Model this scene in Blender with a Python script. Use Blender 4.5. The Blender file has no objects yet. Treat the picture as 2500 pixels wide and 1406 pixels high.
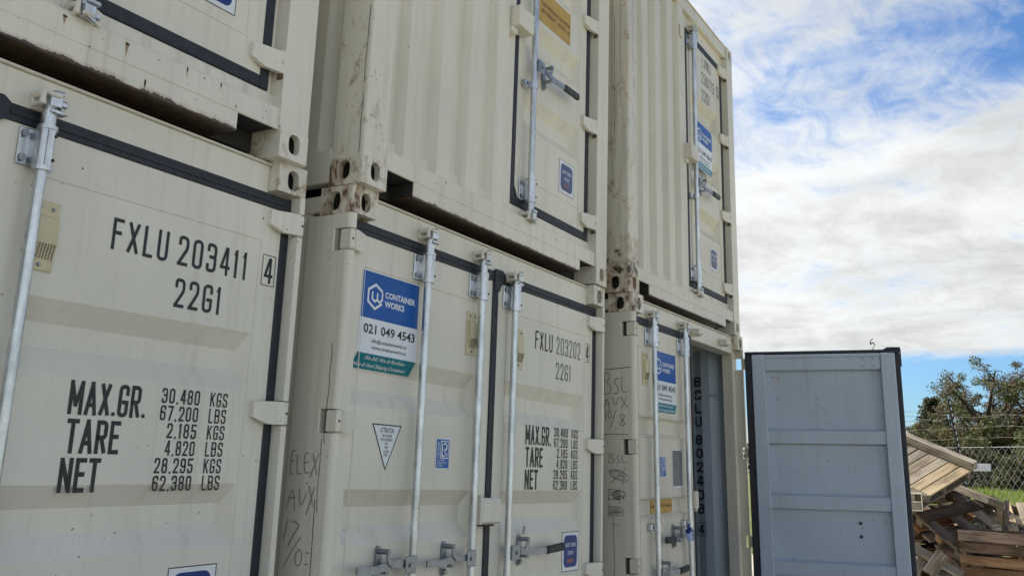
import bpy, bmesh, math, random
from mathutils import Vector, Matrix
PI = math.pi; R = math.radians
random.seed(7)
SC = bpy.context.scene
COL = SC.collection

# ------------------------------------------------------------------ camera
CAM = Vector((-0.30917, -2.55573, 1.50094))
cr = Vector((0.5057195, -0.8621182, 0.0316216)); cu = Vector((-0.2151644, -0.0905502, 0.9723708))
cf = cu.cross(cr)                      # forward
cam = bpy.data.cameras.new('camera'); co = bpy.data.objects.new('camera', cam); COL.objects.link(co)
M = Matrix((cr, cu, -cf)).transposed().to_4x4(); M.translation = CAM
co.matrix_world = M
cam.sensor_width = 36; cam.lens = 2298.33/2500*36
cam.shift_x = 33.72/2500; cam.shift_y = -125.03/2500
cam.clip_start = 0.02; cam.clip_end = 3000
SC.camera = co

# ------------------------------------------------------------------ sky and sun
SUN_AZ = R(22)      # from +y towards +x
SUN_EL = R(43)
W = bpy.data.worlds.new('World'); SC.world = W; W.use_nodes = True
nt = W.node_tree; nt.nodes.clear()
def N(tree, kind, **kw):
    n = tree.nodes.new(kind)
    for k, v in kw.items():
        if k.startswith('_'): continue
        setattr(n, k, v)
    return n
def put(tree, sock, v):
    if hasattr(v, 'links') or isinstance(v, bpy.types.NodeSocket): tree.links.new(v, sock)
    elif v is not None: sock.default_value = v
def mth(tree, op, a, b=None, c=None, clamp=False):
    n = tree.nodes.new('ShaderNodeMath'); n.operation = op; n.use_clamp = clamp
    put(tree, n.inputs[0], a)
    if b is not None: put(tree, n.inputs[1], b)
    if c is not None: put(tree, n.inputs[2], c)
    return n.outputs[0]
def smooth(tree, v, lo, hi, a=0.0, b=1.0):
    n = tree.nodes.new('ShaderNodeMapRange'); n.interpolation_type = 'SMOOTHSTEP'
    put(tree, n.inputs[0], v); n.inputs[1].default_value = lo; n.inputs[2].default_value = hi
    n.inputs[3].default_value = a; n.inputs[4].default_value = b
    return n.outputs[0]
def noise(tree, vec, scale, detail=4.0, rough=0.55, dist=0.0):
    n = tree.nodes.new('ShaderNodeTexNoise'); put(tree, n.inputs['Vector'], vec)
    n.inputs['Scale'].default_value = scale; n.inputs['Detail'].default_value = detail
    n.inputs['Roughness'].default_value = rough; n.inputs['Distortion'].default_value = dist
    return n.outputs[0]
def mixc(tree, f, a, b, mode='MIX'):
    n = tree.nodes.new('ShaderNodeMix'); n.data_type = 'RGBA'; n.blend_type = mode
    put(tree, n.inputs[0], f)
    put(tree, n.inputs[6], a if not isinstance(a, tuple) else (*a[:3], 1)); put(tree, n.inputs[7], b if not isinstance(b, tuple) else (*b[:3], 1))
    return n.outputs[2]
def mapping(tree, vec, scale=(1, 1, 1), loc=(0, 0, 0), rot=(0, 0, 0)):
    n = tree.nodes.new('ShaderNodeMapping'); put(tree, n.inputs[0], vec)
    n.inputs['Scale'].default_value = scale; n.inputs['Location'].default_value = loc; n.inputs['Rotation'].default_value = rot
    return n.outputs[0]

sky = N(nt, 'ShaderNodeTexSky', sky_type='NISHITA'); sky.sun_disc = False
sky.sun_elevation = SUN_EL; sky.sun_rotation = SUN_AZ
sky.air_density = 1.0; sky.dust_density = 0.6; sky.ozone_density = 2.2
SKY_K = 0.052
tc = N(nt, 'ShaderNodeTexCoord'); dirv = tc.outputs['Generated']
sep = N(nt, 'ShaderNodeSeparateXYZ'); nt.links.new(dirv, sep.inputs[0])
dz = sep.outputs[2]
den = mth(nt, 'ADD', mth(nt, 'MAXIMUM', dz, 0.0), 0.17)
comb = N(nt, 'ShaderNodeCombineXYZ')
nt.links.new(mth(nt, 'DIVIDE', sep.outputs[0], den), comb.inputs[0]); nt.links.new(mth(nt, 'DIVIDE', sep.outputs[1], den), comb.inputs[1])
P = comb.outputs[0]
SKY_OFF = (3.1, 1.7, 0.0)
big = noise(nt, mapping(nt, P, (0.55, 0.55, 1), SKY_OFF), 1.0, 3.0, 0.5, 0.3)
med = noise(nt, mapping(nt, P, (1.5, 1.9, 1), (7.3, 2.2, 0), (0, 0, 0.5)), 1.3, 8.0, 0.62, 0.5)
fin = noise(nt, mapping(nt, P, (2.6, 4.2, 1), (1.3, 5.2, 0), (0, 0, 0.9)), 2.6, 9.0, 0.66, 0.8)
rp = noise(nt, mapping(nt, P, (2.9, 1.6, 1), (5.1, 3.4, 0), (0, 0, -0.12)), 1.3, 6.0, 0.6, 0.4)
dens = mth(nt, 'ADD', mth(nt, 'ADD', mth(nt, 'MULTIPLY', big, 0.55), mth(nt, 'MULTIPLY', med, 0.42)), mth(nt, 'ADD', mth(nt, 'MULTIPLY', fin, 0.30), mth(nt, 'MULTIPLY', rp, 0.20)))
# broken high cloud above, a solid bank lower down, clear air over the horizon with small cumulus
cov_hi = smooth(nt, dz, 0.21, 0.41, 0.09, -0.10)
cov_lo = smooth(nt, dz, 0.088, 0.125, -0.36, 0.02)
hor = smooth(nt, dz, 0.02, 0.075, 0.30, 0.0)
cov = mth(nt, 'ADD', mth(nt, 'ADD', dens, cov_hi), mth(nt, 'ADD', cov_lo, hor))
# the light in the cloud: brighter towards the sun, slightly grey where thick
sunv = Vector((math.sin(SUN_AZ)*math.cos(SUN_EL), math.cos(SUN_AZ)*math.cos(SUN_EL), math.sin(SUN_EL)))
dp = N(nt, 'ShaderNodeVectorMath', operation='DOT_PRODUCT'); nt.links.new(dirv, dp.inputs[0]); dp.inputs[1].default_value = sunv
mask = smooth(nt, mth(nt, 'ADD', cov, smooth(nt, dp.outputs['Value'], 0.45, 0.85, 0.0, 0.10)), 0.585, 0.83)
glow = mth(nt, 'ADD', smooth(nt, dp.outputs['Value'], 0.25, 1.0, 0.0, 0.34), smooth(nt, dp.outputs['Value'], -0.15, -0.95, 0.0, 0.85))   # thin cloud glows near the sun; cloud opposite brightened to fill the container fronts
rip = noise(nt, mapping(nt, P, (3.2, 1.7, 1), (2.1, 0.4, 0), (0, 0, -0.12)), 1.25, 5.0, 0.6, 0.35)
thick = smooth(nt, mth(nt, 'ADD', mth(nt, 'MULTIPLY', med, 0.35), mth(nt, 'ADD', mth(nt, 'MULTIPLY', rip, 0.40), mth(nt, 'MULTIPLY', fin, 0.25))), 0.39, 0.63, 1.12, 0.77)
cl = mixc(nt, 1.0, (0.86, 0.885, 0.905), N(nt, 'ShaderNodeCombineXYZ').outputs[0], 'MIX')
CLOUD_K = 0.405
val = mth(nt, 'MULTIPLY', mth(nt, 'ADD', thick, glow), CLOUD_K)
vm = N(nt, 'ShaderNodeVectorMath', operation='SCALE'); vm.inputs[0].default_value = (0.85, 0.87, 0.865); nt.links.new(val, vm.inputs['Scale'])
vs = N(nt, 'ShaderNodeVectorMath', operation='SCALE'); nt.links.new(sky.outputs[0], vs.inputs[0]); vs.inputs['Scale'].default_value = SKY_K
# a clear New-Zealand blue
tint = N(nt, 'ShaderNodeVectorMath', operation='MULTIPLY'); nt.links.new(vs.outputs[0], tint.inputs[0]); tint.inputs[1].default_value = (0.62, 0.90, 1.20)
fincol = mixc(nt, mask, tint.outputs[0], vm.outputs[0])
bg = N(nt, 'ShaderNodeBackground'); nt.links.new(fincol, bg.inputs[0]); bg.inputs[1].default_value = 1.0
wo = N(nt, 'ShaderNodeOutputWorld'); nt.links.new(bg.outputs[0], wo.inputs[0])

sl = bpy.data.lights.new('sun', 'SUN'); sl.energy = 4.4; sl.angle = R(0.5); sl.color = (1.0, 0.93, 0.82)
so = bpy.data.objects.new('sun', sl); COL.objects.link(so)
so.rotation_mode = 'QUATERNION'; so.rotation_quaternion = sunv.to_track_quat('Z', 'Y'); so.location = (0, 0, 30)
vsx = SC.view_settings; vsx.view_transform = 'Standard'; vsx.look = 'None'; vsx.exposure = 1.22; vsx.gamma = 1.0; vsx.use_curve_mapping = False

# ------------------------------------------------------------------ materials
MATS = {}
def mat_base(name):
    m = bpy.data.materials.new(name); m.use_nodes = True
    t = m.node_tree; b = t.nodes['Principled BSDF']
    return m, t, b
def plain(name, col, rough=0.5, metal=0.0, var=0.12, scale=6.0, bump=0.0, bscale=80.0, spec=0.5):
    if name in MATS: return MATS[name]
    m, t, b = mat_base(name)
    tcx = t.nodes.new('ShaderNodeTexCoord'); o = tcx.outputs['Object']
    n = noise(t, o, scale, 5.0, 0.6)
    lo = tuple(c*(1-var) for c in col); hi = tuple(min(1, c*(1+var)) for c in col)
    put(t, b.inputs['Base Color'], mixc(t, smooth(t, n, 0.3, 0.7), lo, hi))
    b.inputs['Metallic'].default_value = metal
    put(t, b.inputs['Roughness'], smooth(t, noise(t, o, scale*3, 3.0), 0.3, 0.7, rough*0.85, min(1, rough*1.15)))
    b.inputs['Specular IOR Level'].default_value = spec
    if bump:
        bn = t.nodes.new('ShaderNodeBump'); bn.inputs['Strength'].default_value = bump; bn.inputs['Distance'].default_value = 0.003
        put(t, bn.inputs['Height'], noise(t, o, bscale, 4.0)); put(t, b.inputs['Normal'], bn.outputs[0])
    MATS[name] = m; return m
CREAM = (0.725, 0.69, 0.58)
RUSTA = (0.055, 0.03, 0.019); RUSTB = (0.17, 0.075, 0.032)
def paint(name, base=CREAM, rust=-1.0, edge=None, estr=0.42, seed=0.0, dirt=0.25, chips=0.0, stain=0.0):
    """weathered enamel: faint streaks, fine chips, rust by noise; edge=(z0,z1): rust that eats up from a lower edge"""
    if name in MATS: return MATS[name]
    m, t, b = mat_base(name)
    tcx = t.nodes.new('ShaderNodeTexCoord'); o = mapping(t, tcx.outputs['Object'], (1, 1, 1), (seed*3.7, seed*1.9, 0))
    low = noise(t, o, 1.3, 3.0)
    c = mixc(t, smooth(t, low, 0.3, 0.7), tuple(x*0.94 for x in base), tuple(x*1.05 for x in base))
    st = noise(t, mapping(t, o, (9, 9, 0.35)), 2.0, 6.0, 0.65)
    c = mixc(t, smooth(t, st, 0.48, 0.78, 0.0, dirt), c, (0.24, 0.215, 0.155))
    st2 = noise(t, mapping(t, o, (38, 38, 0.8)), 1.0, 4.0, 0.6)
    c = mixc(t, mth(t, 'MULTIPLY', smooth(t, st2, 0.56, 0.78, 0.0, dirt*0.9), smooth(t, low, 0.4, 0.65)), c, (0.20, 0.17, 0.12))
    mott = noise(t, o, 24.0, 6.0, 0.7)
    c = mixc(t, smooth(t, mott, 0.5, 0.75, 0.0, dirt*0.35), c, (0.34, 0.32, 0.25))
    # chips
    ch = noise(t, o, 46.0, 3.0, 0.6)
    cm = mth(t, 'MULTIPLY', smooth(t, ch, 0.735-chips*0.06, 0.755-chips*0.06), smooth(t, noise(t, o, 2.3, 2.0), 0.42, 0.6))
    c = mixc(t, cm, c, RUSTA)
    rn = noise(t, mapping(t, o, (1, 1, 0.6)), 13.0, 10.0, 0.74, 0.5)
    rn2 = noise(t, o, 30.0, 6.0, 0.7)
    rc = mixc(t, smooth(t, rn2, 0.35, 0.65), RUSTA, RUSTB)
    rmask = None
    if stain > 0:
        stn = noise(t, mapping(t, o, (16, 16, 1.2)), 1.0, 5.0, 0.6)
        c = mixc(t, smooth(t, stn, 0.62-stain*0.25, 0.92-stain*0.25, 0.0, 0.8), c, (0.30, 0.17, 0.075))
    if rust > -1:
        rmask = smooth(t, rn, 0.66-rust*0.3, 0.69-rust*0.3)
        c = mixc(t, smooth(t, rn, 0.54-rust*0.3, 0.68-rust*0.3, 0.0, 0.75), c, (0.36, 0.235, 0.12))
        c = mixc(t, rmask, c, rc)
    if edge:
        sp = t.nodes.new('ShaderNodeSeparateXYZ'); t.links.new(tcx.outputs['Object'], sp.inputs[0])
        g = smooth(t, sp.outputs[2], edge[0], edge[1], estr, 0.0)
        g = mth(t, 'ADD', g, smooth(t, sp.outputs[2], edge[0]+0.004, edge[0]+0.016, 0.30, 0.0))
        en = mth(t, 'ADD', mth(t, 'MULTIPLY', noise(t, mapping(t, o, (1, 1, 0.8)), 20.0, 5.0, 0.62), 0.75), g)
        en = mth(t, 'ADD', en, mth(t, 'MULTIPLY', noise(t, mapping(t, o, (1.0, 0, 0)), 2.2, 2.0), 0.30))
        c = mixc(t, smooth(t, en, 0.66, 0.90, 0.0, 0.55), c, (0.33, 0.215, 0.115))
        c = mixc(t, smooth(t, en, 0.835, 0.90), c, mixc(t, smooth(t, rn2, 0.4, 0.6), (0.035, 0.026, 0.017), (0.085, 0.05, 0.028)))
    put(t, b.inputs['Base Color'], c)
    put(t, b.inputs['Roughness'], smooth(t, mott, 0.3, 0.7, 0.30, 0.46))
    b.inputs['Specular IOR Level'].default_value = 0.55
    bn = t.nodes.new('ShaderNodeBump'); bn.inputs['Strength'].default_value = 0.5; bn.inputs['Distance'].default_value = 0.004
    h = mth(t, 'ADD', mth(t, 'MULTIPLY', noise(t, o, 2.6, 2.0), 2.8), mth(t, 'MULTIPLY', mott, 0.10))
    if rmask is not None: h = mth(t, 'SUBTRACT', h, mth(t, 'MULTIPLY', mth(t, 'MULTIPLY', rmask, rn2), 0.9))
    put(t, bn.inputs['Height'], h); put(t, b.inputs['Normal'], bn.outputs[0])
    MATS[name] = m; return m
def galv(name='galvanised_steel', base=(0.66, 0.69, 0.72), rough=0.30):
    if name in MATS: return MATS[name]
    m, t, b = mat_base(name)
    tcx = t.nodes.new('ShaderNodeTexCoord'); o = tcx.outputs['Object']
    v = t.nodes.new('ShaderNodeTexVoronoi'); v.inputs['Scale'].default_value = 90.0; put(t, v.inputs['Vector'], mapping(t, o, (1, 1, 0.5)))
    n = noise(t, mapping(t, o, (1, 1, 0.25)), 22.0, 6.0, 0.7)
    c = mixc(t, smooth(t, n, 0.35, 0.68), tuple(x*0.72 for x in base), tuple(min(1, x*1.25) for x in base))
    c = mixc(t, mth(t, 'MULTIPLY', v.outputs['Distance'], 0.35), c, tuple(x*0.6 for x in base))
    sp = noise(t, o, 70.0, 3.0); c = mixc(t, smooth(t, sp, 0.70, 0.76, 0.0, 0.7), c, (0.10, 0.095, 0.09))
    put(t, b.inputs['Base Color'], c); b.inputs['Metallic'].default_value = 0.85
    put(t, b.inputs['Roughness'], smooth(t, n, 0.3, 0.7, rough*0.8, rough*1.3))
    MATS[name] = m; return m
def wood(name, a, bcol, rough=0.85):
    if name in MATS: return MATS[name]
    m, t, b = mat_base(name)
    tcx = t.nodes.new('ShaderNodeTexCoord'); o = tcx.outputs['Object']
    oi = t.nodes.new('ShaderNodeObjectInfo')
    off = t.nodes.new('ShaderNodeVectorMath'); off.operation = 'SCALE'; off.inputs[0].default_value = (13, 7, 5); t.links.new(oi.outputs['Random'], off.inputs['Scale'])
    ad = t.nodes.new('ShaderNodeVectorMath'); ad.operation = 'ADD'; t.links.new(o, ad.inputs[0]); t.links.new(off.outputs[0], ad.inputs[1])
    gr = noise(t, mapping(t, ad.outputs[0], (1.2, 34, 34)), 1.6, 7.0, 0.65, 0.35)
    bl = noise(t, mapping(t, ad.outputs[0], (2.5, 9, 9)), 1.0, 4.0, 0.6)
    c = mixc(t, smooth(t, gr, 0.33, 0.68), a, bcol)
    c = mixc(t, smooth(t, bl, 0.42, 0.68, 0.0, 0.75), c, tuple(x*0.42 for x in a))
    hsv = t.nodes.new('ShaderNodeHueSaturation'); t.links.new(c, hsv.inputs['Color'])
    put(t, hsv.inputs['Value'], smooth(t, oi.outputs['Random'], 0.0, 1.0, 0.55, 1.12)); put(t, hsv.inputs['Saturation'], smooth(t, mth(t, 'FRACT', mth(t, 'MULTIPLY', oi.outputs['Random'], 7.31)), 0, 1, 0.7, 1.15))
    put(t, b.inputs['Base Color'], hsv.outputs[0]); b.inputs['Roughness'].default_value = rough
    b.inputs['Specular IOR Level'].default_value = 0.2
    bn = t.nodes.new('ShaderNodeBump'); bn.inputs['Strength'].default_value = 0.5; bn.inputs['Distance'].default_value = 0.004
    put(t, bn.inputs['Height'], gr); put(t, b.inputs['Normal'], bn.outputs[0])
    MATS[name] = m; return m
def leafmat(name, cols, rough=0.6):
    if name in MATS: return MATS[name]
    m, t, b = mat_base(name)
    at = t.nodes.new('ShaderNodeAttribute'); at.attribute_name = 'shade'
    tcx = t.nodes.new('ShaderNodeTexCoord')
    n = noise(t, tcx.outputs['Object'], 0.45, 3.0)
    c = mixc(t, smooth(t, n, 0.38, 0.62), cols[0], cols[1])
    c = mixc(t, smooth(t, at.outputs['Fac'], 0.45, 1.0), c, cols[2])
    put(t, b.inputs['Base Color'], c); b.inputs['Roughness'].default_value = rough
    b.inputs['Specular IOR Level'].default_value = 0.25
    b.inputs['Transmission Weight'].default_value = 0.0
    tr = t.nodes.new('ShaderNodeBsdfTranslucent'); put(t, tr.inputs[0], c)
    mx = t.nodes.new('ShaderNodeMixShader'); mx.inputs[0].default_value = 0.45
    out = t.nodes['Material Output']
    t.links.new(b.outputs[0], mx.inputs[1]); t.links.new(tr.outputs[0], mx.inputs[2]); t.links.new(mx.outputs[0], out.inputs[0])
    MATS[name] = m; return m
GAL = galv(); GALD = galv('worn_grey_steel', (0.34, 0.365, 0.40), 0.42)
RUB = plain('black_rubber', (0.014, 0.017, 0.026), 0.55, 0, 0.25, 20)
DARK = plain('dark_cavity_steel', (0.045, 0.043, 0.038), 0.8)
POCK = plain('shaded_pocket_steel', (0.028, 0.026, 0.023), 0.9)  # near-black colour carries the recess shade inside the sill pockets
GRIP = plain('dark_grip_plastic', (0.022, 0.024, 0.026), 0.55)
INTER = paint('grey_interior_paint', (0.43, 0.50, 0.575), dirt=0.26, chips=0.7)
INK = plain('black_marking', (0.012, 0.013, 0.016), 0.5)
INKG = plain('faded_marking', (0.17, 0.175, 0.18), 0.5)
PENCIL = plain('crayon_mark', (0.10, 0.105, 0.095), 0.8)
PENCILF = plain('faint_crayon_mark', (0.25, 0.25, 0.215), 0.8)
WHT = plain('white_vinyl', (0.74, 0.77, 0.80), 0.3, 0, 0.03)
BLU = plain('blue_vinyl', (0.0, 0.085, 0.36), 0.35, 0, 0.06, spec=0.3)
NAVY = plain('navy_vinyl', (0.012, 0.040, 0.20), 0.4, 0, 0.06, spec=0.3)
NAVYF = plain('faded_navy_vinyl', (0.045, 0.075, 0.20), 0.35, 0, 0.06)
LRB = plain('bright_blue_vinyl', (0.008, 0.10, 0.40), 0.28, 0, 0.05)
TEAL = plain('teal_vinyl', (0.01, 0.20, 0.25), 0.25, 0, 0.05)
ORG = plain('yellow_vinyl', (0.50, 0.30, 0.045), 0.4, 0, 0.08)
BROWN = plain('brown_print', (0.10, 0.045, 0.02), 0.5)
ORP = plain('orange_print', (0.36, 0.12, 0.05), 0.5)
CREAMP = plain('yellowed_plastic', (0.60, 0.535, 0.345), 0.5, 0, 0.08, 14)
PINK = plain('pale_orange_dot', (0.6, 0.42, 0.34), 0.6)

# ------------------------------------------------------------------ mesh builder
class MB:
    def __init__(s): s.v = []; s.f = []; s.m = []; s.sm = []; s.mats = []
    def mi(s, mat):
        if mat not in s.mats: s.mats.append(mat)
        return s.mats.index(mat)
    def add(s, vs, fs, mat, smooth=False):
        o = len(s.v); k = s.mi(mat); s.v += [tuple(v) for v in vs]
        for f in fs: s.f.append(tuple(o+i for i in f)); s.m.append(k); s.sm.append(smooth)
    def box(s, x0, x1, y0, y1, z0, z1, mat, ch=0.003, mtx=None):
        if x0 > x1: x0, x1 = x1, x0
        if y0 > y1: y0, y1 = y1, y0
        if z0 > z1: z0, z1 = z1, z0
        ch = min(ch, (x1-x0)*0.3, (y1-y0)*0.3, (z1-z0)*0.3)
        X = (x0, x1); Y = (y0, y1); Z = (z0, z1); vs = []; idx = {}
        for i in (0, 1):
            for j in (0, 1):
                for k in (0, 1):
                    for a in range(3):
                        q = [X[i], Y[j], Z[k]]; sg = [1-2*i, 1-2*j, 1-2*k]
                        for b in range(3):
                            if b != a: q[b] += sg[b]*ch
                        idx[(i, j, k, a)] = len(vs); vs.append(q)
        fs = []
        for a in range(3):
            b, c = (a+1) % 3, (a+2) % 3
            for sd in (0, 1):
                loop = []
                for (p, q) in ((0, 0), (1, 0), (1, 1), (0, 1)):
                    k = [0, 0, 0]; k[a] = sd; k[b] = p; k[c] = q; loop.append(idx[(*k, a)])
                fs.append(loop if sd else loop[::-1])
        for a in range(3):           # edges along a
            b, c = (a+1) % 3, (a+2) % 3
            for p in (0, 1):
                for q in (0, 1):
                    k0 = [0, 0, 0]; k0[b] = p; k0[c] = q; k1 = list(k0); k1[a] = 1
                    fs.append([idx[(*k0, b)], idx[(*k1, b)], idx[(*k1, c)], idx[(*k0, c)]])
        for i in (0, 1):
            for j in (0, 1):
                for k in (0, 1): fs.append([idx[(i, j, k, 0)], idx[(i, j, k, 1)], idx[(i, j, k, 2)]])
        if mtx: vs = [mtx @ Vector(v) for v in vs]
        s.add(vs, fs, mat)
    def prism(s, poly, d0, d1, mat, axis='y', caps=True, smooth=False, mtx=None):
        """poly in the plane across axis: y -> (x,z); x -> (y,z); z -> (x,y)"""
        n = len(poly)
        def mk(p, d): return {'y': (p[0], d, p[1]), 'x': (d, p[0], p[1]), 'z': (p[0], p[1], d)}[axis]
        vs = [mk(p, d0) for p in poly]+[mk(p, d1) for p in poly]
        if mtx: vs = [mtx @ Vector(v) for v in vs]
        s.add(vs, [(i, (i+1) % n, n+(i+1) % n, n+i) for i in range(n)], mat, smooth)
        if caps: s.add(vs, [tuple(range(n)), tuple(range(2*n-1, n-1, -1))], mat)
    def cyl(s, p0, p1, r0, mat, r1=None, n=14, caps=True):
        p0 = Vector(p0); p1 = Vector(p1); r1 = r0 if r1 is None else r1
        d = (p1-p0).normalized(); a = d.orthogonal().normalized(); b = d.cross(a)
        vs = [p0+(a*math.cos(2*PI*i/n)+b*math.sin(2*PI*i/n))*r0 for i in range(n)]+[p1+(a*math.cos(2*PI*i/n)+b*math.sin(2*PI*i/n))*r1 for i in range(n)]
        s.add(vs, [(i, (i+1) % n, n+(i+1) % n, n+i) for i in range(n)], mat, True)
        if caps: s.add(vs, [tuple(range(n-1, -1, -1)), tuple(range(n, 2*n))], mat)
    def tube(s, pts, r, mat, n=8, taper=None):
        pts = [Vector(p) for p in pts]; rings = []; ref = None
        vs = []
        for i, p in enumerate(pts):
            d = (pts[min(i+1, len(pts)-1)]-pts[max(i-1, 0)]).normalized()
            if ref is None: ref = d.orthogonal().normalized()
            a = (ref-d*ref.dot(d)).normalized(); ref = a; b = d.cross(a)
            rr = r if taper is None else r*taper[i]
            vs += [p+(a*math.cos(2*PI*k/n)+b*math.sin(2*PI*k/n))*rr for k in range(n)]
        fs = []
        for i in range(len(pts)-1):
            for k in range(n): fs.append((i*n+k, i*n+(k+1) % n, (i+1)*n+(k+1) % n, (i+1)*n+k))
        s.add(vs, fs, mat, True)
        s.add(vs, [tuple(range(n-1, -1, -1)), tuple(range((len(pts)-1)*n, len(pts)*n))], mat)
    def build(s, name, parent=None, kind=None):
        me = bpy.data.meshes.new(name); me.from_pydata(s.v, [], s.f)
        for m in s.mats: me.materials.append(m)
        me.polygons.foreach_set('material_index', s.m); me.polygons.foreach_set('use_smooth', s.sm)
        bm = bmesh.new(); bm.from_mesh(me); bmesh.ops.recalc_face_normals(bm, faces=bm.faces); bm.to_mesh(me); bm.free()
        me.update()
        return link(name, me, parent, kind)
def link(name, me, parent=None, kind=None):
    o = bpy.data.objects.new(name, me); COL.objects.link(o)
    if parent: o.parent = parent
    if kind: o['kind'] = kind
    return o
def tag(o, label=None, cat=None, group=None, kind=None):
    if label: o['label'] = label
    if cat: o['category'] = cat
    if group: o['group'] = group
    if kind: o['kind'] = kind
    return o
def empty(name, mtx):
    o = bpy.data.objects.new(name, None); COL.objects.link(o); o.matrix_world = mtx; o.empty_display_size = 0.2
    return o

# ------------------------------------------------------------------ stroke lettering (stencil gothic of the container marks)
r_ = 0.5
GL = {
'0': ([[(0, 0, r_), (1, 0, r_), (1, 1, r_), (0, 1, r_), 'c']], 1),
'1': ([[(0.0, 0.86, 0), (0.45, 1, 0), (0.45, 0, 0)]], 0.55),
'2': ([[(0, 0.76, 0), (0, 1, r_), (1, 1, r_), (1, 0.60, .3), (0, 0, 0), (1, 0, 0)]], 1),
'3': ([[(0, 0.80, 0), (0, 1, r_), (1, 1, r_), (1, 0.53, .45), (0.35, 0.53, 0)], [(0.7, 0.53, 0), (1, 0.53, .45), (1, 0, r_), (0, 0, r_), (0, 0.20, 0)]], 1),
'4': ([[(0.78, 0, 0), (0.78, 1, 0), (0.62, 1, 0), (0, 0.26, 0), (1.05, 0.26, 0)]], 1),
'5': ([[(1, 1, 0), (0.05, 1, 0), (0.05, 0.55, 0), (1, 0.60, r_), (1, 0, r_), (0, 0, r_), (0, 0.20, 0)]], 1),
'6': ([[(1, 0.80, 0), (1, 1, r_), (0, 1, r_), (0, 0, r_), (1, 0, r_), (1, 0.56, r_), (0, 0.56, .3)]], 1),
'7': ([[(0, 1, 0), (1, 1, 0), (0.35, 0, 0)]], 1),
'8': ([[(0.04, 0.53, .45), (0.96, 0.53, .45), (0.96, 1, .45), (0.04, 1, .45), 'c'], [(0, 0, .5), (1, 0, .5), (1, 0.53, .5), (0, 0.53, .5), 'c']], 1),
'9': ([[(0, 0.20, 0), (0, 0, r_), (1, 0, r_), (1, 1, r_), (0, 1, r_), (0, 0.44, r_), (1, 0.44, .3)]], 1),
'F': ([[(0, 0, 0), (0, 1, 0), (1, 1, 0)], [(0, 0.55, 0), (0.8, 0.55, 0)]], 0.9),
'X': ([[(0, 0, 0), (1, 1, 0)], [(0, 1, 0), (1, 0, 0)]], 1),
'L': ([[(0, 1, 0), (0, 0, 0), (1, 0, 0)]], 0.85),
'U': ([[(0, 1, 0), (0, 0, r_), (1, 0, r_), (1, 1, 0)]], 1),
'G': ([[(1, 0.76, 0), (1, 1, r_), (0, 1, r_), (0, 0, r_), (1, 0, r_), (1, 0.45, 0), (0.55, 0.45, 0)]], 1),
'M': ([[(0, 0, 0), (0, 1, 0), (0.5, 0.25, 0), (1, 1, 0), (1, 0, 0)]], 1.25),
'A': ([[(0, 0, 0), (0.5, 1, 0), (1, 0, 0)], [(0.16, 0.28, 0), (0.84, 0.28, 0)]], 1.1),
'R': ([[(0, 0, 0), (0, 1, 0), (1, 1, .45), (1, 0.48, .45), (0, 0.48, 0)], [(0.5, 0.48, 0), (1, 0, 0)]], 1),
'T': ([[(0, 1, 0), (1, 1, 0)], [(0.5, 1, 0), (0.5, 0, 0)]], 1),
'E': ([[(1, 1, 0), (0, 1, 0), (0, 0, 0), (1, 0, 0)], [(0, 0.53, 0), (0.85, 0.53, 0)]], 0.9),
'N': ([[(0, 0, 0), (0, 1, 0), (1, 0, 0), (1, 1, 0)]], 1.05),
'K': ([[(0, 0, 0), (0, 1, 0)], [(1, 1, 0), (0.05, 0.42, 0)], [(0.35, 0.58, 0), (1, 0, 0)]], 1),
'S': ([[(1, 0.79, 0), (1, 1, r_), (0, 1, r_), (0, 0.56, .4), (1, 0.46, .4), (1, 0, r_), (0, 0, r_), (0, 0.21, 0)]], 1),
'B': ([[(0, 0.53, 0), (0, 1, 0), (1, 1, .4), (1, 0.53, .4), (0, 0.53, 0), (0, 0, 0), (1, 0, .4), (1, 0.53, .4), (0.4, 0.53, 0)]], 1),
'V': ([[(0, 1, 0), (0.5, 0, 0), (1, 1, 0)]], 1.05),
'.': ([[(0.5, -0.045, 0), (0.5, 0.085, 0)]], 0.35),
',': ([[(0.6, 0.06, 0), (0.2, -0.12, 0)]], 0.4),
}
def rounded(pts, w, h):
    closed = pts[-1] == 'c'
    ps = [p for p in pts if p != 'c']; n = len(ps); out = []
    for i, p in enumerate(ps):
        q = Vector((p[0]*w, p[1]*h)); rad = p[2]*w
        if rad <= 0 or (not closed and i in (0, n-1)): out.append(q); continue
        a = Vector((ps[i-1][0]*w, ps[i-1][1]*h)); b = Vector((ps[(i+1) % n][0]*w, ps[(i+1) % n][1]*h))
        da = (a-q); db = (b-q); rad = min(rad, da.length*0.5, db.length*0.5)
        p0 = q+da.normalized()*rad; p1 = q+db.normalized()*rad
        for k in range(7):
            t = k/6; out.append(p0*(1-t)**2+q*2*t*(1-t)*(1-0.0)+p1*t*t)
    # drop doubles
    res = [out[0]]
    for q in out[1:]:
        if (q-res[-1]).length > 1e-5: res.append(q)
    if closed and (res[0]-res[-1]).length < 1e-5: res.pop()
    return res, closed
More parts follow.
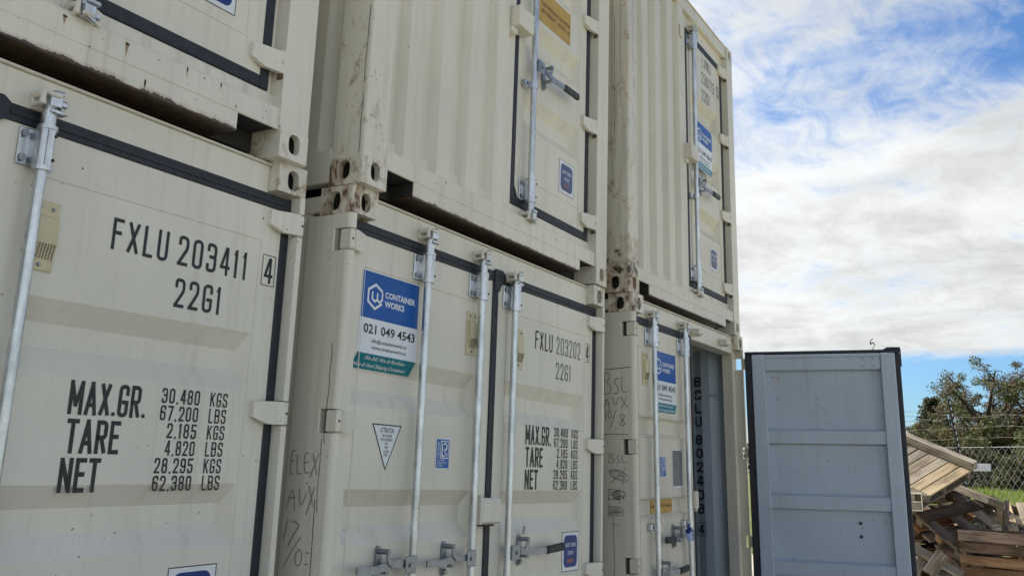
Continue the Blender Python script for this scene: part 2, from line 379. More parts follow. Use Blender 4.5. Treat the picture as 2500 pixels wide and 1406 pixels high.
def ribbon(mb, pts, width, closed, to3, mat, lift):
    n = len(pts); hw = width/2; L = []; Rr = []
    for i, p in enumerate(pts):
        if closed: a = pts[i-1]; b = pts[(i+1) % n]
        else: a = pts[max(i-1, 0)]; b = pts[min(i+1, n-1)]
        d0 = (p-a) if (p-a).length > 0 else (b-p); d1 = (b-p) if (b-p).length > 0 else (p-a)
        d0 = d0.normalized(); d1 = d1.normalized(); t = d0+d1
        t = t.normalized() if t.length > 1e-6 else d0
        nn = Vector((-t.y, t.x)); c = max(0.72, nn.dot(Vector((-d0.y, d0.x))))
        L.append(p+nn*hw/c); Rr.append(p-nn*hw/c)
    vs = [to3(q.x, q.y, lift) for q in L]+[to3(q.x, q.y, lift) for q in Rr]
    fs = [(i, i+1, n+i+1, n+i) for i in range(n-1)]
    if closed: fs.append((n-1, 0, n, 2*n-1))
    mb.add(vs, fs, mat)
def word(mb, text, x0, x1, z0, z1, to3, mat, sw=0.17, track=0.42, lift=0.0):
    """fit text between x0..x1, z0..z1; sw = stroke as a fraction of a letter width"""
    units = 0
    for i, ch in enumerate(text):
        units += (0.7 if ch == ' ' else GL[ch][1])+(track if i < len(text)-1 else 0)
    u = (x1-x0)/units; s = sw*u*1.0; h = z1-z0; x = x0; k = 0
    for ch in text:
        if ch == ' ': x += (0.7+track)*u; continue
        strokes, wd = GL[ch]
        w = wd*u
        for st in strokes:
            pts, cl = rounded(st, max(w-s, 1e-4), h-s)
            pts = [Vector((x+s/2+q.x, z0+s/2+q.y)) for q in pts]
            runs = [pts]
            if not cl:                       # break at acute corners, square off the ends
                runs = [[pts[0]]]
                for a, b, c in zip(pts, pts[1:], pts[2:]):
                    runs[-1].append(b)
                    if (b-a).normalized().dot((c-b).normalized()) < -0.15: runs.append([b.copy()])
                runs[-1].append(pts[-1])
                for rn_ in runs:
                    if ch not in '.,':
                        d0 = (rn_[0]-rn_[1]).normalized(); d1 = (rn_[-1]-rn_[-2]).normalized()
                        e = s/2 if abs(d0.y) > 0.97 or abs(d0.x) > 0.97 else s*0.32; rn_[0] = rn_[0]+d0*e
                        e = s/2 if abs(d1.y) > 0.97 or abs(d1.x) > 0.97 else s*0.32; rn_[-1] = rn_[-1]+d1*e
            for rn_ in runs: ribbon(mb, rn_, s, cl, to3, mat, lift+0.00012*k); k = (k+1) % 5
        x += w+track*u
def frame_rect(mb, x0, x1, z0, z1, t, to3, mat, lift):
    ribbon(mb, [Vector(p) for p in ((x0, z0), (x1, z0), (x1, z1), (x0, z1))], t, True, to3, mat, lift)
def quad(mb, x0, x1, z0, z1, to3, mat, lift):
    mb.add([to3(x0, z0, lift), to3(x1, z0, lift), to3(x1, z1, lift), to3(x0, z1, lift)], [(0, 1, 2, 3)], mat)
def rquad(mb, x0, x1, z0, z1, r, to3, mat, lift, corners='1111', n=5):
    pts = []
    for k, (cx, cz, a) in enumerate(((x1-r, z1-r, 0), (x0+r, z1-r, 90), (x0+r, z0+r, 180), (x1-r, z0+r, 270))):
        if corners[k] == '1':
            for i in range(n+1): pts.append((cx+r*math.cos(R(a+90*i/n)), cz+r*math.sin(R(a+90*i/n))))
        else: pts.append(((x1 if k in (0, 3) else x0), (z1 if k in (0, 1) else z0)))
    mb.add([to3(x, z, lift) for x, z in pts], [tuple(range(len(pts)))], mat)
_FC = {}
def font_text(mb, text, x0, x1, z0, h, to3, mat, lift, bold=0.0, shear=0.0, fit=True, rot=False):
    """printed sans text: cap height h, squeezed into x0..x1"""
    key = (text, bold, shear)
    if key not in _FC:
        cu_ = bpy.data.curves.new('print', 'FONT'); cu_.body = text; cu_.offset = bold; cu_.shear = shear; cu_.resolution_u = 2
        ob = bpy.data.objects.new('print', cu_); COL.objects.link(ob)
        dg = bpy.context.evaluated_depsgraph_get(); me = bpy.data.meshes.new_from_object(ob.evaluated_get(dg))
        vs = [v.co.copy() for v in me.vertices]; fs = [tuple(p.vertices) for p in me.polygons]
        bpy.data.objects.remove(ob); bpy.data.curves.remove(cu_); bpy.data.meshes.remove(me)
        _FC[key] = (vs, fs)
    vs, fs = _FC[key]
    if not vs: return
    xa = min(v.x for v in vs); xb = max(v.x for v in vs)
    sx = (x1-x0)/(xb-xa); sz = h/0.70
    if rot: mb.add([to3(z0-v.y*sz, x0+(v.x-xa)*sx, lift) for v in vs], fs, mat)
    else: mb.add([to3(x0+(v.x-xa)*sx, z0+v.y*sz, lift) for v in vs], fs, mat)

# ------------------------------------------------------------------ container pieces (local: x 0..2.438 across the doors, y 0 front, z up)
CW, CH, CL, WID, HGT, LEN = 0.162, 0.118, 0.178, 2.438, 2.591, 6.058
YD = 0.05
def onface(y): return lambda x, z, l: (x, y-l, z)
def oval(cx, cz, w, h, n=24):
    out = []
    for i in range(n):
        a = 2*PI*i/n; c, s = math.cos(a), math.sin(a)
        e = 0.72
        out.append((cx+w/2*math.copysign(abs(c)**e, c), cz+h/2*math.copysign(abs(s)**e, s)))
    return out
def holed(mb, u0, u1, v0, v1, ov, to3, mat, depth, inner):
    """rectangle face with an oval hole and a tunnel going in; to3(u,v,depth_in)"""
    n = len(ov); rect = []
    for (u, v) in ov:
        cu_, cv_ = (u0+u1)/2, (v0+v1)/2; du, dv = u-cu_, v-cv_
        # a ray from the centre of the face to its border
        k = min((abs((u1-u0)/2/du) if abs(du) > 1e-6 else 9e9), (abs((v1-v0)/2/dv) if abs(dv) > 1e-6 else 9e9))
        rect.append((cu_+du*k, cv_+dv*k))
    # snap the nearest border points to the four corners
    for c in ((u0, v0), (u1, v0), (u1, v1), (u0, v1)):
        j = min(range(n), key=lambda i: (rect[i][0]-c[0])**2+(rect[i][1]-c[1])**2); rect[j] = c
    vs = [to3(u, v, 0) for u, v in rect]+[to3(u, v, 0) for u, v in ov]+[to3(u, v, 0.008) for u, v in ov]+[to3(u, v, depth) for u, v in ov]
    fs = [(i, (i+1) % n, n+(i+1) % n, n+i) for i in range(n)]
    mb.add(vs, fs, mat)
    cxo = sum(p[0] for p in ov)/n; czo = sum(p[1] for p in ov)/n
    mb.add(vs, [(n+i, n+(i+1) % n, 2*n+(i+1) % n, 2*n+i) for i in range(n)]+[(2*n+i, 2*n+(i+1) % n, 3*n+(i+1) % n, 3*n+i) for i in range(n)], mat)
    # the hollow behind
    big = [(cxo+(u-cxo)*1.25, czo+(v-czo)*1.2) for u, v in ov]
    vs2 = [to3(u, v, depth) for u, v in ov]+[to3(u, v, depth+0.001) for u, v in big]+[to3(u, v, depth+0.05) for u, v in big]
    mb.add(vs2, [(i, (i+1) % n, n+(i+1) % n, n+i) for i in range(n)]+[(n+i, n+(i+1) % n, 2*n+(i+1) % n, 2*n+i) for i in range(n)]+[tuple(range(2*n, 3*n))], inner)
def casting(parent, right, top, back, mat):
    mb = MB(); z0 = HGT-CH if top else 0.0; z1 = z0+CH
    x0, x1 = (WID-CW, WID) if right else (0.0, CW)
    sx = 1 if right else -1; xo = x1 if right else x0; xi = x0 if right else x1
    rr = 0.012
    def Y(d): return (LEN-d) if back else d
    xo_in = xo-sx*rr
    zc = (z0+z1)/2+(-0.004 if top else 0.006)
    fu0, fu1 = min(xi, xo_in), max(xi, xo_in)
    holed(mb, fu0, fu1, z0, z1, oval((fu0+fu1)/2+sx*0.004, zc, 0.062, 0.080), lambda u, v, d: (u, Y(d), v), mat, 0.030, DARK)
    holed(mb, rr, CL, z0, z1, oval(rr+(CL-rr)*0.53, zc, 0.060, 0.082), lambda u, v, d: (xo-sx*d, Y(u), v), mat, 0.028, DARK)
    # rounded outer vertical edge, bottom, top, inner side, rear
    arc = [(xo-sx*rr*(1-math.sin(R(a))), rr*(1-math.cos(R(a)))) for a in (0, 22, 45, 67, 90)]
    vs = [(x, Y(y), z0) for x, y in arc]+[(x, Y(y), z1) for x, y in arc]
    mb.add(vs, [(i, i+1, 5+i+1, 5+i) for i in range(4)], mat, True)
    prof = arc+[(xo, CL), (xi, CL), (xi, 0)]
    for z in (z0, z1): mb.add([(x, Y(y), z) for x, y in prof], [tuple(range(len(prof)))], mat)
    mb.add([(xi, Y(0), z0), (xi, Y(CL), z0), (xi, Y(CL), z1), (xi, Y(0), z1)], [(0, 1, 2, 3)], mat)
    mb.add([(xo, Y(CL), z0), (xi, Y(CL), z0), (xi, Y(CL), z1), (xo, Y(CL), z1)], [(0, 1, 2, 3)], mat)
    return mb.build('corner_casting', parent)
def corrugated(mb, length0, length1, fl, sl, rec, depth, phase, z0, z1, to3, mat):
    """vertical trapezoid sheet; to3(u, depth, z)"""
    per = fl+2*sl+rec; pts = []; u = length0
    cur = phase
    k = math.floor((length0-phase)/per)-1
    bp = []
    while True:
        b = phase+k*per
        bp += [(b, 0), (b+fl, 0), (b+fl+sl, depth), (b+fl+sl+rec, depth)]
        if b > length1: break
        k += 1
    def at(u):
        for (a, da), (b, db) in zip(bp, bp[1:]):
            if a <= u <= b: return da+(db-da)*(u-a)/max(b-a, 1e-9)
        return 0
    pts = [(length0, at(length0))]+[p for p in bp if length0 < p[0] < length1]+[(length1, at(length1))]
    n = len(pts)
    vs = [to3(u, d, z0) for u, d in pts]+[to3(u, d, z1) for u, d in pts]
    mb.add(vs, [(i, i+1, n+i+1, n+i) for i in range(n-1)], mat)
def grooved(mb, x0, x1, z0, z1, grooves, gx0, gx1, y, depth, sl, mat):
    """door skin: flat sheet with horizontal troughs (zc, half opening); closed sloping ends"""
    zs = [z0]
    for zc, hh in sorted(grooves): zs += [zc-hh, zc+hh]
    zs.append(z1)
    for i in range(0, len(zs), 2): mb.add([(x0, y, zs[i]), (x1, y, zs[i]), (x1, y, zs[i+1]), (x0, y, zs[i+1])], [(0, 1, 2, 3)], mat)
    ex = 0.032
    for zc, hh in grooves:
        a, b = zc-hh, zc+hh
        mb.add([(x0, y, a), (gx0, y, a), (gx0, y, b), (x0, y, b)], [(0, 1, 2, 3)], mat)
        mb.add([(gx1, y, a), (x1, y, a), (x1, y, b), (gx1, y, b)], [(0, 1, 2, 3)], mat)
        o = [(gx0, y, a), (gx1, y, a), (gx1, y, b), (gx0, y, b)]
        i_ = [(gx0+ex, y+depth, a+sl), (gx1-ex, y+depth, a+sl), (gx1-ex, y+depth, b-sl), (gx0+ex, y+depth, b-sl)]
        mb.add(o+i_, [(0, 1, 5, 4), (1, 2, 6, 5), (2, 3, 7, 6), (3, 0, 4, 7), (4, 5, 6, 7)], mat)
def hinge(parent, side, zc, style, mat):
    """side 'R': blade on the door left of the barrel; 'L': mirrored"""
    mb = MB()
    if style == 'L':                      # lower containers: barrel set into the cut-out post flange
        bx, blade = 2.4215, 2.285; hh = 0.042; by = 0.008
    else:
        bx, blade = 2.268, 2.125; hh = 0.043; by = 0.020
    def mx(x): return x if side == 'R' else WID-x
    top, bot = zc+hh, zc-hh
    poly = [(blade, top-0.004), (blade+0.07, top), (bx-0.012, top+0.004), (bx-0.012, bot), (blade+0.06, bot), (blade, zc-0.018)]
    n = len(poly)
    # bent blade: lies on the door at its left end, rises to the barrel
    def yb(x, d):
        t = min(1, max(0, (x-blade)/(bx-0.012-blade)))
        return (YD-0.010)*(1-t)+(by-0.006)*t-d
    xs = [blade, blade+0.03, blade+0.06, bx-0.05, bx-0.012]
    def zr(x):
        zt = top-0.004+0.004*min(1, (x-blade)/0.07); zb = bot if x >= blade+0.06 else zc-0.018+(bot-zc+0.018)*(x-blade)/0.06
        return zb, zt
    fr = []; bk = []
    for x in xs:
        zb, zt = zr(x); fr += [(mx(x), yb(x, 0.010), zb), (mx(x), yb(x, 0.010), zt)]; bk += [(mx(x), yb(x, -0.012), zb), (mx(x), yb(x, -0.012), zt)]
    m = len(xs)
    fs = []
    for i in range(m-1):
        fs += [(2*i, 2*i+2, 2*i+3, 2*i+1), (2*m+2*i, 2*m+2*i+1, 2*m+2*i+3, 2*m+2*i+2), (2*i, 2*m+2*i, 2*m+2*i+2, 2*i+2), (2*i+1, 2*i+3, 2*m+2*i+3, 2*m+2*i+1)]
    fs += [(0, 1, 2*m+1, 2*m), (2*m-2, 4*m-2, 4*m-1, 2*m-1)]
    mb.add(fr+bk, fs, mat)
    if style == 'L':
        mb.box(mx(bx-0.0165), mx(bx+0.0155), -0.004, 0.032 if side == 'R' else 0.058, bot-0.001, top+0.001, mat, 0.006)
        mb.cyl((mx(bx+0.003), -0.0042, zc), (mx(bx+0.003), -0.0052, zc), 0.0055, DARK, n=8)
    else:
        mb.cyl((mx(bx), by, bot-0.002), (mx(bx), by, top+0.002), 0.020, mat, n=14)
        mb.cyl((mx(bx), by, bot-0.022), (mx(bx), by, bot-0.002), 0.014, RUSTED, n=12)
        mb.cyl((mx(bx), by, top+0.002), (mx(bx), by, top+0.010), 0.013, mat, n=12)
        mb.cyl((mx(bx-0.006), by-0.0205, zc), (mx(bx-0.006), by-0.0225, zc), 0.007, mat, n=8)
    return mb.build('hinge', parent)
RUSTED = plain('rusted_steel', (0.12, 0.075, 0.045), 0.85, 0, 0.5, 60)

def rod_set(parent, x, zb, zt, cream, top_br=None, bot_br=None, guides=(), keep_t=None, keep_b=None, mat=None, r=0.0175):
    """locking bar with cams, bearing brackets and guides; x = bar centre, bar stands 35 mm off the door"""
    g = mat or GAL; yr = YD-0.045
    mb = MB(); mb.cyl((x, yr, zb), (x, yr, zt), r, g, n=18); mb.build('locking_bar', parent)
    for br, up in ((top_br, 1), (bot_br, -1)):
        if not br: continue
        z0, z1 = br; m = MB()
        m.cyl((x, yr, z0), (x, yr, z1), r+0.009, g, n=20)
        # bracket: wrap from the plate on the left round the bar
        m.box(x-0.060, x-0.018, YD-0.010, YD-0.001, z0, z1, g, 0.003)
        m.box(x+0.018, x+0.036, YD-0.010, YD-0.001, z0, z1, g, 0.003)
        m.prism([(x-0.030, YD-0.009), (x-0.026, YD-0.035), (x-0.010, yr-r-0.010), (x+0.010, yr-r-0.0098), (x+0.024, YD-0.03), (x+0.030, YD-0.009)], z0+0.002, z1-0.002, g, 'z')
        for zz in (z0+0.020, z1-0.020):
            m.cyl((x-0.048, YD-0.010, zz), (x-0.048, YD-0.022, zz), 0.0115, GALD, n=10)
            m.cyl((x+0.014, yr-r-0.006, zz), (x+0.015, yr-r-0.0115, zz), 0.0055, DARK, n=8)
        m.cyl((x, yr, z1-0.001), (x, yr, z1+0.010), r+0.013, g, n=18)
        m.cyl((x, yr, z0-0.012), (x, yr, z0+0.001), r+0.012, g, n=18)
        if up > 0: m.cyl((x, yr, z1+0.010), (x, yr, z1+0.050), r+0.004, g, n=18)
        else: m.cyl((x, yr, z0-0.055), (x, yr, z0-0.012), r+0.004, g, n=18)
        m.build('bar_bracket', parent)
    for zg in guides:
        m = MB()
        m.cyl((x, yr, zg-0.022), (x, yr, zg+0.022), r+0.006, g, n=18)
        m.box(x-0.068, x-0.012, YD-0.032, YD-0.001, zg-0.022, zg+0.022, g, 0.006)
        m.cyl((x-0.048, YD-0.032, zg), (x-0.048, YD-0.040, zg), 0.008, GALD, n=8)
        m.cyl((x+0.020, yr-0.010, zg), (x+0.026, yr-0.014, zg), 0.005, DARK, n=8)
        m.build('bar_guide', parent)
    for zk, up in ((keep_t, 1), (keep_b, -1)):
        if zk is None: continue
        m = MB()
        # cam on the end of the bar
        m.cyl((x, yr, zk-up*0.045), (x, yr, zk-up*0.018), r+0.002, g, n=14)
        m.prism([(x-0.020, -0.030+yr), (x+0.014, -0.034+yr), (x+0.032, -0.010+yr), (x+0.026, 0.016+yr), (x-0.006, 0.022+yr), (x-0.024, 0.004+yr)], zk-0.020, zk+0.018, g, 'z')
        m.box(x+0.010, x+0.046, yr-0.020, yr+0.008, zk-0.014, zk+0.010, g, 0.006)
        m.box(x-0.012, x+0.034, yr-0.030, yr-0.016, zk-up*0.034-0.008, zk-up*0.034+0.008, g, 0.005)
        m.build('cam', parent)
        m = MB()
        # keeper welded to the frame: a back block with two lips
        m.box(x-0.040, x+0.044, YD-0.014, YD+0.002, zk-0.026, zk+0.026, cream, 0.005)
        m.box(x-0.046, x-0.028, YD-0.058, YD-0.010, zk+0.004, zk+0.022, cream, 0.008)
        m.box(x-0.044, x-0.030, YD-0.060, YD-0.010, zk-0.022, zk-0.010, cream, 0.006)
        m.cyl((x-0.038, YD-0.060, zk-0.020), (x-0.036, YD-0.060, zk+0.028), 0.011, cream, 0.007, n=9)
        m.cyl((x-0.012, YD-0.074, zk+up*0.020), (x+0.022, YD-0.066, zk+up*0.026), 0.009, g, n=8)
        m.prism([(x+0.024, YD-0.062), (x+0.060, YD-0.046), (x+0.060, YD-0.01), (x+0.030, YD-0.01)], zk-0.026, zk+0.022, cream, 'z')
        m.box(x-0.028, x+0.012, YD-0.084, YD-0.070, zk+up*0.014-0.007, zk+up*0.014+0.007, cream, 0.004)
        
        m.build('cam_keeper', parent)
def strip(m, path, w, y0, y1, mat):
    """flat bar bent in the door plane: path of (x, z), width w, between y0 and y1"""
    P_ = [Vector(p) for p in path]; n = len(P_); L = []; Q = []
    for i, p in enumerate(P_):
        d = (P_[min(i+1, n-1)]-P_[max(i-1, 0)]).normalized(); nn = Vector((-d.y, d.x))*w/2
        L.append(p+nn); Q.append(p-nn)
    vs = [(q.x, y0, q.y) for q in L]+[(q.x, y0, q.y) for q in Q]+[(q.x, y1, q.y) for q in L]+[(q.x, y1, q.y) for q in Q]
    fs = []
    for i in range(n-1):
        fs += [(i, i+1, n+i+1, n+i), (2*n+i, 3*n+i, 3*n+i+1, 2*n+i+1), (i, 2*n+i, 2*n+i+1, i+1), (n+i, n+i+1, 3*n+i+1, 3*n+i)]
    fs += [(0, n, 3*n, 2*n), (n-1, 3*n-1, 4*n-1, 2*n-1)]
    m.add(vs, fs, mat)
def handle(parent, x, zc, sgn, length, hub, grip=None, droop=0.0, tagz=True):
    """handle from the bar at x going sgn; hub = distance of the catch plate; grip = (d0,d1) dark sleeve"""
    yr = YD-0.045; g = GALD
    m = MB()
    # lug plate on the bar
    m.box(x+sgn*0.002, x+sgn*0.074, yr-0.029, yr-0.021, zc-0.037, zc+0.034, g, 0.005)
    m.box(x+sgn*0.004, x+sgn*0.020, yr-0.022, yr-0.010, zc-0.034, zc+0.031, g, 0.003)
    m.cyl((x+sgn*0.045, yr-0.0295, zc-0.002), (x+sgn*0.045, yr-0.036, zc-0.002), 0.0085, g, n=8)
    pts = [(0.05, 0.002, -0.016), (hub-0.05, 0.006, -0.008), (hub+0.03, -0.006, -0.006), (hub+0.10, -0.010, -0.016), (length*0.62, -0.012-droop*0.5, -0.022), (length, -0.006-droop, -0.020)]
    L = len(pts); vs = []; w = 0.0150; th = 0.004
    for d, dz_, dy in pts:
        X = x+sgn*d; Yy = yr+dy; Z = zc+dz_
        vs += [(X, Yy-th, Z-w), (X, Yy-th, Z+w), (X, Yy+th, Z+w), (X, Yy+th, Z-w)]
    fs = [(0, 1, 2, 3), (4*L-4, 4*L-1, 4*L-2, 4*L-3)]
    for i in range(L-1):
        for k in range(4): fs.append((4*i+k, 4*i+(k+1) % 4, 4*i+4+(k+1) % 4, 4*i+4+k))
    m.add(vs, fs, g)
    if grip:
        a, b = grip
        def at(d):
            for (d0, z0, y0), (d1, z1, y1) in zip(pts, pts[1:]):
                if d0 <= d <= d1: t = (d-d0)/(d1-d0); return (x+sgn*d, yr+y0+(y1-y0)*t, zc+z0+(z1-z0)*t)
            return (x+sgn*d, yr+pts[-1][2], zc+pts[-1][1])
        sp = []
        for d, s in ((a, 1.0), (b-0.012, 1.05), (b, 0.8)):
            X, Yy, Z = at(d)
            for q in range(12):
                an = 2*PI*q/12; sp.append((X, Yy+0.0115*s*math.copysign(abs(math.cos(an))**0.6, math.cos(an)), Z+0.0205*s*math.copysign(abs(math.sin(an))**0.6, math.sin(an))))
        fs = [(i*12+q, i*12+(q+1) % 12, i*12+12+(q+1) % 12, i*12+12+q) for i in range(2) for q in range(12)]
        m.add(sp, fs, GRIP, True); m.add(sp, [tuple(range(12)), tuple(range(24, 36))], GRIP)
    m.build('lock_handle', parent)
    m = MB(); hx = x+sgn*hub; hw = 0.019
    poly = [(hx-hw, zc-0.055)]+[(hx+hw*math.cos(R(a)), zc-0.055+0.021*math.sin(R(a))) for a in range(180, 361, 30)]+[(hx+hw, zc+0.055)]+[(hx+hw*math.cos(R(a)), zc+0.055+0.021*math.sin(R(a))) for a in range(0, 181, 30)]
    m.prism(poly, YD-0.010, YD-0.001, g, 'y')
    m.cyl((hx, YD-0.010, zc-0.055), (hx, YD-0.024, zc-0.055), 0.012, g, n=10)
    m.box(hx-0.012, hx+0.012, YD-0.062, YD-0.009, zc-0.034, zc-0.022, g, 0.003)      # the rest the handle lies on
    m.cyl((hx, YD-0.010, zc+0.055), (hx, YD-0.066, zc+0.055), 0.011, g, n=10)
    # swinging catch: a curved arm that drops over the handle
    strip(m, [(hx, zc+0.066), (hx, zc+0.040), (hx-sgn*0.008, zc+0.018), (hx-sgn*0.030, zc+0.004), (hx-sgn*0.075, zc+0.004)], 0.022, YD-0.062, YD-0.056, g)
    if tagz: m.prism([(hx-0.010, zc+0.075), (hx+0.014, zc+0.075), (hx+0.026, zc+0.118), (hx+0.004, zc+0.118)], YD-0.030, YD-0.026, g, 'y')
    m.build('handle_catch', parent)
def vent(parent, x, zc, w=0.09, h=0.212):
    m = MB(); z0, z1 = zc-h/2, zc+h/2
    m.box(x-w/2, x+w/2, YD-0.006, YD-0.001, z0, z1, CREAMP, 0.002)
    a, b = x-w*0.36, x+w*0.5-0.004
    prof = [(YD-0.006, z1-0.045), (YD-0.017, z1-0.050), (YD-0.020, z0+0.085), (YD-0.008, z0+0.035), (YD-0.006, z0+0.035)]
    m.prism(prof, a, b, CREAMP, 'x')
    for i in range(8):
        for j in range(7):
            t = (i+0.5)/8; zz = z0+0.037+t*0.045; yy = YD-0.0082-t*0.0118*0.98-0.0008; xx = a+(b-a)*(0.10+0.80*j/6)
            m.box(xx-0.0022, xx+0.0022, yy-0.0010, yy+0.0006, zz-0.0017, zz+0.0017, DARK, 0.0003)
    for (xx, zz) in ((x-w*0.25, z1-0.022), (x+w*0.25, z1-0.022), (x-w*0.02, z0+0.018)):
        m.cyl((xx, YD-0.006, zz), (xx, YD-0.012, zz), 0.007, GALD, 0.005, n=9)
    return m.build('air_vent', parent)
def bead(mb, x0, x1, z0, z1, mat, t=0.004):
    """raised weld seam round a door panel"""
    for (a, b, c, d) in ((x0, x1, z1-t, z1), (x0, x0+t, z0, z1), (x1-t, x1, z0, z1)):
        mb.box(a, b, YD-0.003, YD+0.001, c, d, mat, 0.0012)

# ---- stickers
def company_sticker(parent, x0, x1, zt, blue, fold=None, round_r=0.0, zs=(0.198, 0.345, 0.408)):
    """blue/white/teal notice; fold=(z, slope): below that height it follows the groove"""
    m = MB()
    def f(x, z, l):
        y = YD-0.0012-l
        if fold and z < fold[0]: y += (fold[0]-z)*fold[1]
        return (x, y, z)
    w = x1-x0; zb, zw, zl = zt-zs[0], zt-zs[1], zt-zs[2]; L = 0.0007
    rquad(m, x0-0.004, x1+0.002, zb, zt+0.004, max(round_r, 0.002), f, WHT, 0, '1000')
    rquad(m, x0, x1, zb+0.0005, zt, max(round_r, 0.002), f, blue, L, '1000')
    quad(m, x0-0.004, x1+0.002, zw, zb, f, WHT, 0)
    zc_ = fold[0] if fold else zw
    quad(m, x0-0.004, x1+0.002, max(zc_, zl), zw, f, TEAL, 0) if zc_ < zw else None
    if zc_ < zw: quad(m, x0-0.004, x1+0.002, zl, zc_, f, TEAL, 0)
    else: m.add([f(x0-0.004, zl, 0), f(x1-0.03, zl, 0), f(x1+0.002, zw-0.01, 0), f(x1+0.002, zw, 0), f(x0-0.004, zw, 0)], [(0, 1, 2, 3, 4)], TEAL)
    # the mark: hexagon outline open at the right, with a w inside
    cx, cz, rw, rh = x0+w*0.218, zt-0.102, w*0.118, 0.050
    hexp = [(cx+rw, cz+rh*0.55), (cx, cz+rh*1.04), (cx-rw, cz+rh*0.5), (cx-rw, cz-rh*0.5), (cx, cz-rh*1.04), (cx+rw, cz-rh*0.48)]
    ribbon(m, [Vector(p) for p in hexp], 0.011, False, f, WHT, L*2)
    wp = [(cx-rw*0.42, cz+rh*0.40), (cx-rw*0.42, cz-rh*0.22), (cx-rw*0.05, cz-rh*0.42), (cx+rw*0.30, cz-rh*0.22), (cx+rw*0.30, cz+rh*0.36)]
    ribbon(m, [Vector(p) for p in wp], 0.0095, False, f, WHT, L*2)
    ribbon(m, [Vector(p) for p in ((cx+rw*0.30, cz-rh*0.2), (cx+rw*0.62, cz-rh*0.42), (cx+rw, cz-rh*0.15), (cx+rw, cz+rh*0.50))], 0.0095, False, f, WHT, L*2.3)
    font_text(m, 'CONTAINER', x0+w*0.385, x0+w*0.93, zt-0.095, 0.0255, f, WHT, L*2, 0.03)
    font_text(m, 'WORKS', x0+w*0.385, x0+w*0.735, zt-0.134, 0.0255, f, WHT, L*2, 0.03)
    font_text(m, '021 049 4543', x0+w*0.06, x0+w*0.965, zt-0.260, 0.038, f, INK, L, 0.02)
    font_text(m, 'info@containerworks.nz', x0+w*0.21, x0+w*0.82, zt-0.297, 0.0155, f, INK, L, 0.01)
    font_text(m, 'www.containerworks.nz', x0+w*0.215, x0+w*0.82, zt-0.324, 0.0150, f, INK, L, 0.01)
    font_text(m, 'We Sell, Hire & Purchase', x0+w*0.14, x0+w*0.83, zt-0.369, 0.0145, f, WHT, L, 0.015, 0.2)
    font_text(m, 'New & Used Shipping Containers', x0+w*0.01, x0+w*0.90, zt-0.397, 0.0145, f, WHT, L, 0.015, 0.2)
    return m.build('company_sticker', parent)
def easy_sticker(parent, x0, x1, z0, z1, fill, word1='EASY OPEN'):
    m = MB(); f = onface(YD-0.0012); L = 0.0007; w = x1-x0; h = z1-z0
    quad(m, x0, x1, z0, z1, f, WHT, 0)
    frame_rect(m, x0, x1, z0, z1, 0.0035, f, INK if fill is NAVY else INKG, L*0.6)
    rquad(m, x0+w*0.10, x1-w*0.10, z0+h*0.10, z1-h*0.085, w*0.15, f, fill, L)
    font_text(m, word1, x0+w*0.20, x1-w*0.20, z0+h*0.62, 0.021, f, WHT, L*2, 0.008)
    font_text(m, 'DOOR', x0+w*0.34, x1-w*0.34, z0+h*0.42, 0.020, f, WHT, L*2, 0.008)
    for k, (a, b) in enumerate(((0.31, 0.66), (0.30, 0.69), (0.31, 0.64))):
        quad(m, x0+w*a, x0+w*b, z0+h*(0.285-0.035*k), z0+h*(0.308-0.035*k), f, ORP, L*2)
    return m.build('door_sticker', parent)
def lr_sticker(parent, x0, x1, z0, z1):
    m = MB(); f = onface(YD-0.0012); L = 0.0007; w = x1-x0; h = z1-z0
    quad(m, x0, x1, z0, z1, f, WHT, 0); quad(m, x0+w*.06, x1-w*.06, z0+h*.035, z1-h*.035, f, LRB, L)
    frame_rect(m, x0+w*.34, x0+w*.86, z0+h*.36, z0+h*.90, 0.0045, f, WHT, L*2)
    ribbon(m, [Vector(p) for p in ((x0+w*.45, z0+h*.83), (x0+w*.43, z0+h*.43), (x0+w*.62, z0+h*.43))], 0.0075, False, f, WHT, L*2)
    ribbon(m, [Vector(p) for p in ((x0+w*.56, z0+h*.82), (x0+w*.68, z0+h*.82), (x0+w*.76, z0+h*.76), (x0+w*.76, z0+h*.68), (x0+w*.66, z0+h*.62), (x0+w*.58, z0+h*.62), (x0+w*.76, z0+h*.43))], 0.0075, False, f, WHT, L*2)
    font_text(m, 'CERTIFIED', z0+h*.36, z0+h*.88, x0+w*.25, 0.014, f, WHT, L*2, 0.01, rot=True)
    for k, (t, b) in enumerate((('CONTAINER', .62), ('CERTIFICATION', .76), ('SCHEME', .50))):
        font_text(m, t, x0+w*.12, x0+w*b, z0+h*(.255-.085*k), 0.0085, f, WHT, L*2)
    return m.build('certificate_sticker', parent)
def attention_sticker(parent, x0, x1, zt, zb):
    m = MB(); f = onface(YD-0.0012); L = 0.0007; cx = (x0+x1)/2+0.002; h = zt-zb
    m.add([f(x0, zt, 0), f(cx, zb, 0), f(x1, zt, 0)], [(0, 1, 2)], WHT)
    ribbon(m, [Vector(p) for p in ((x0, zt), (cx, zb), (x1, zt))], 0.007, True, f, INK, L)
    for k, (t, hw, z, hh) in enumerate((('ATTENTION', .046, .175, .021), ('THIS CONTAINER', .034, .275, .0115), ('MUST BE REPAIRED', .040, .365, .0115), ('ONLY', .012, .455, .0115), ('WITH', .012, .545, .0115), ('CORTEN', .019, .635, .0115), ('STEEL', .014, .72, .0115))):
        font_text(m, t, cx-hw, cx+hw, zt-h*z, hh, f, INK, L)
    return m.build('warning_sticker', parent)
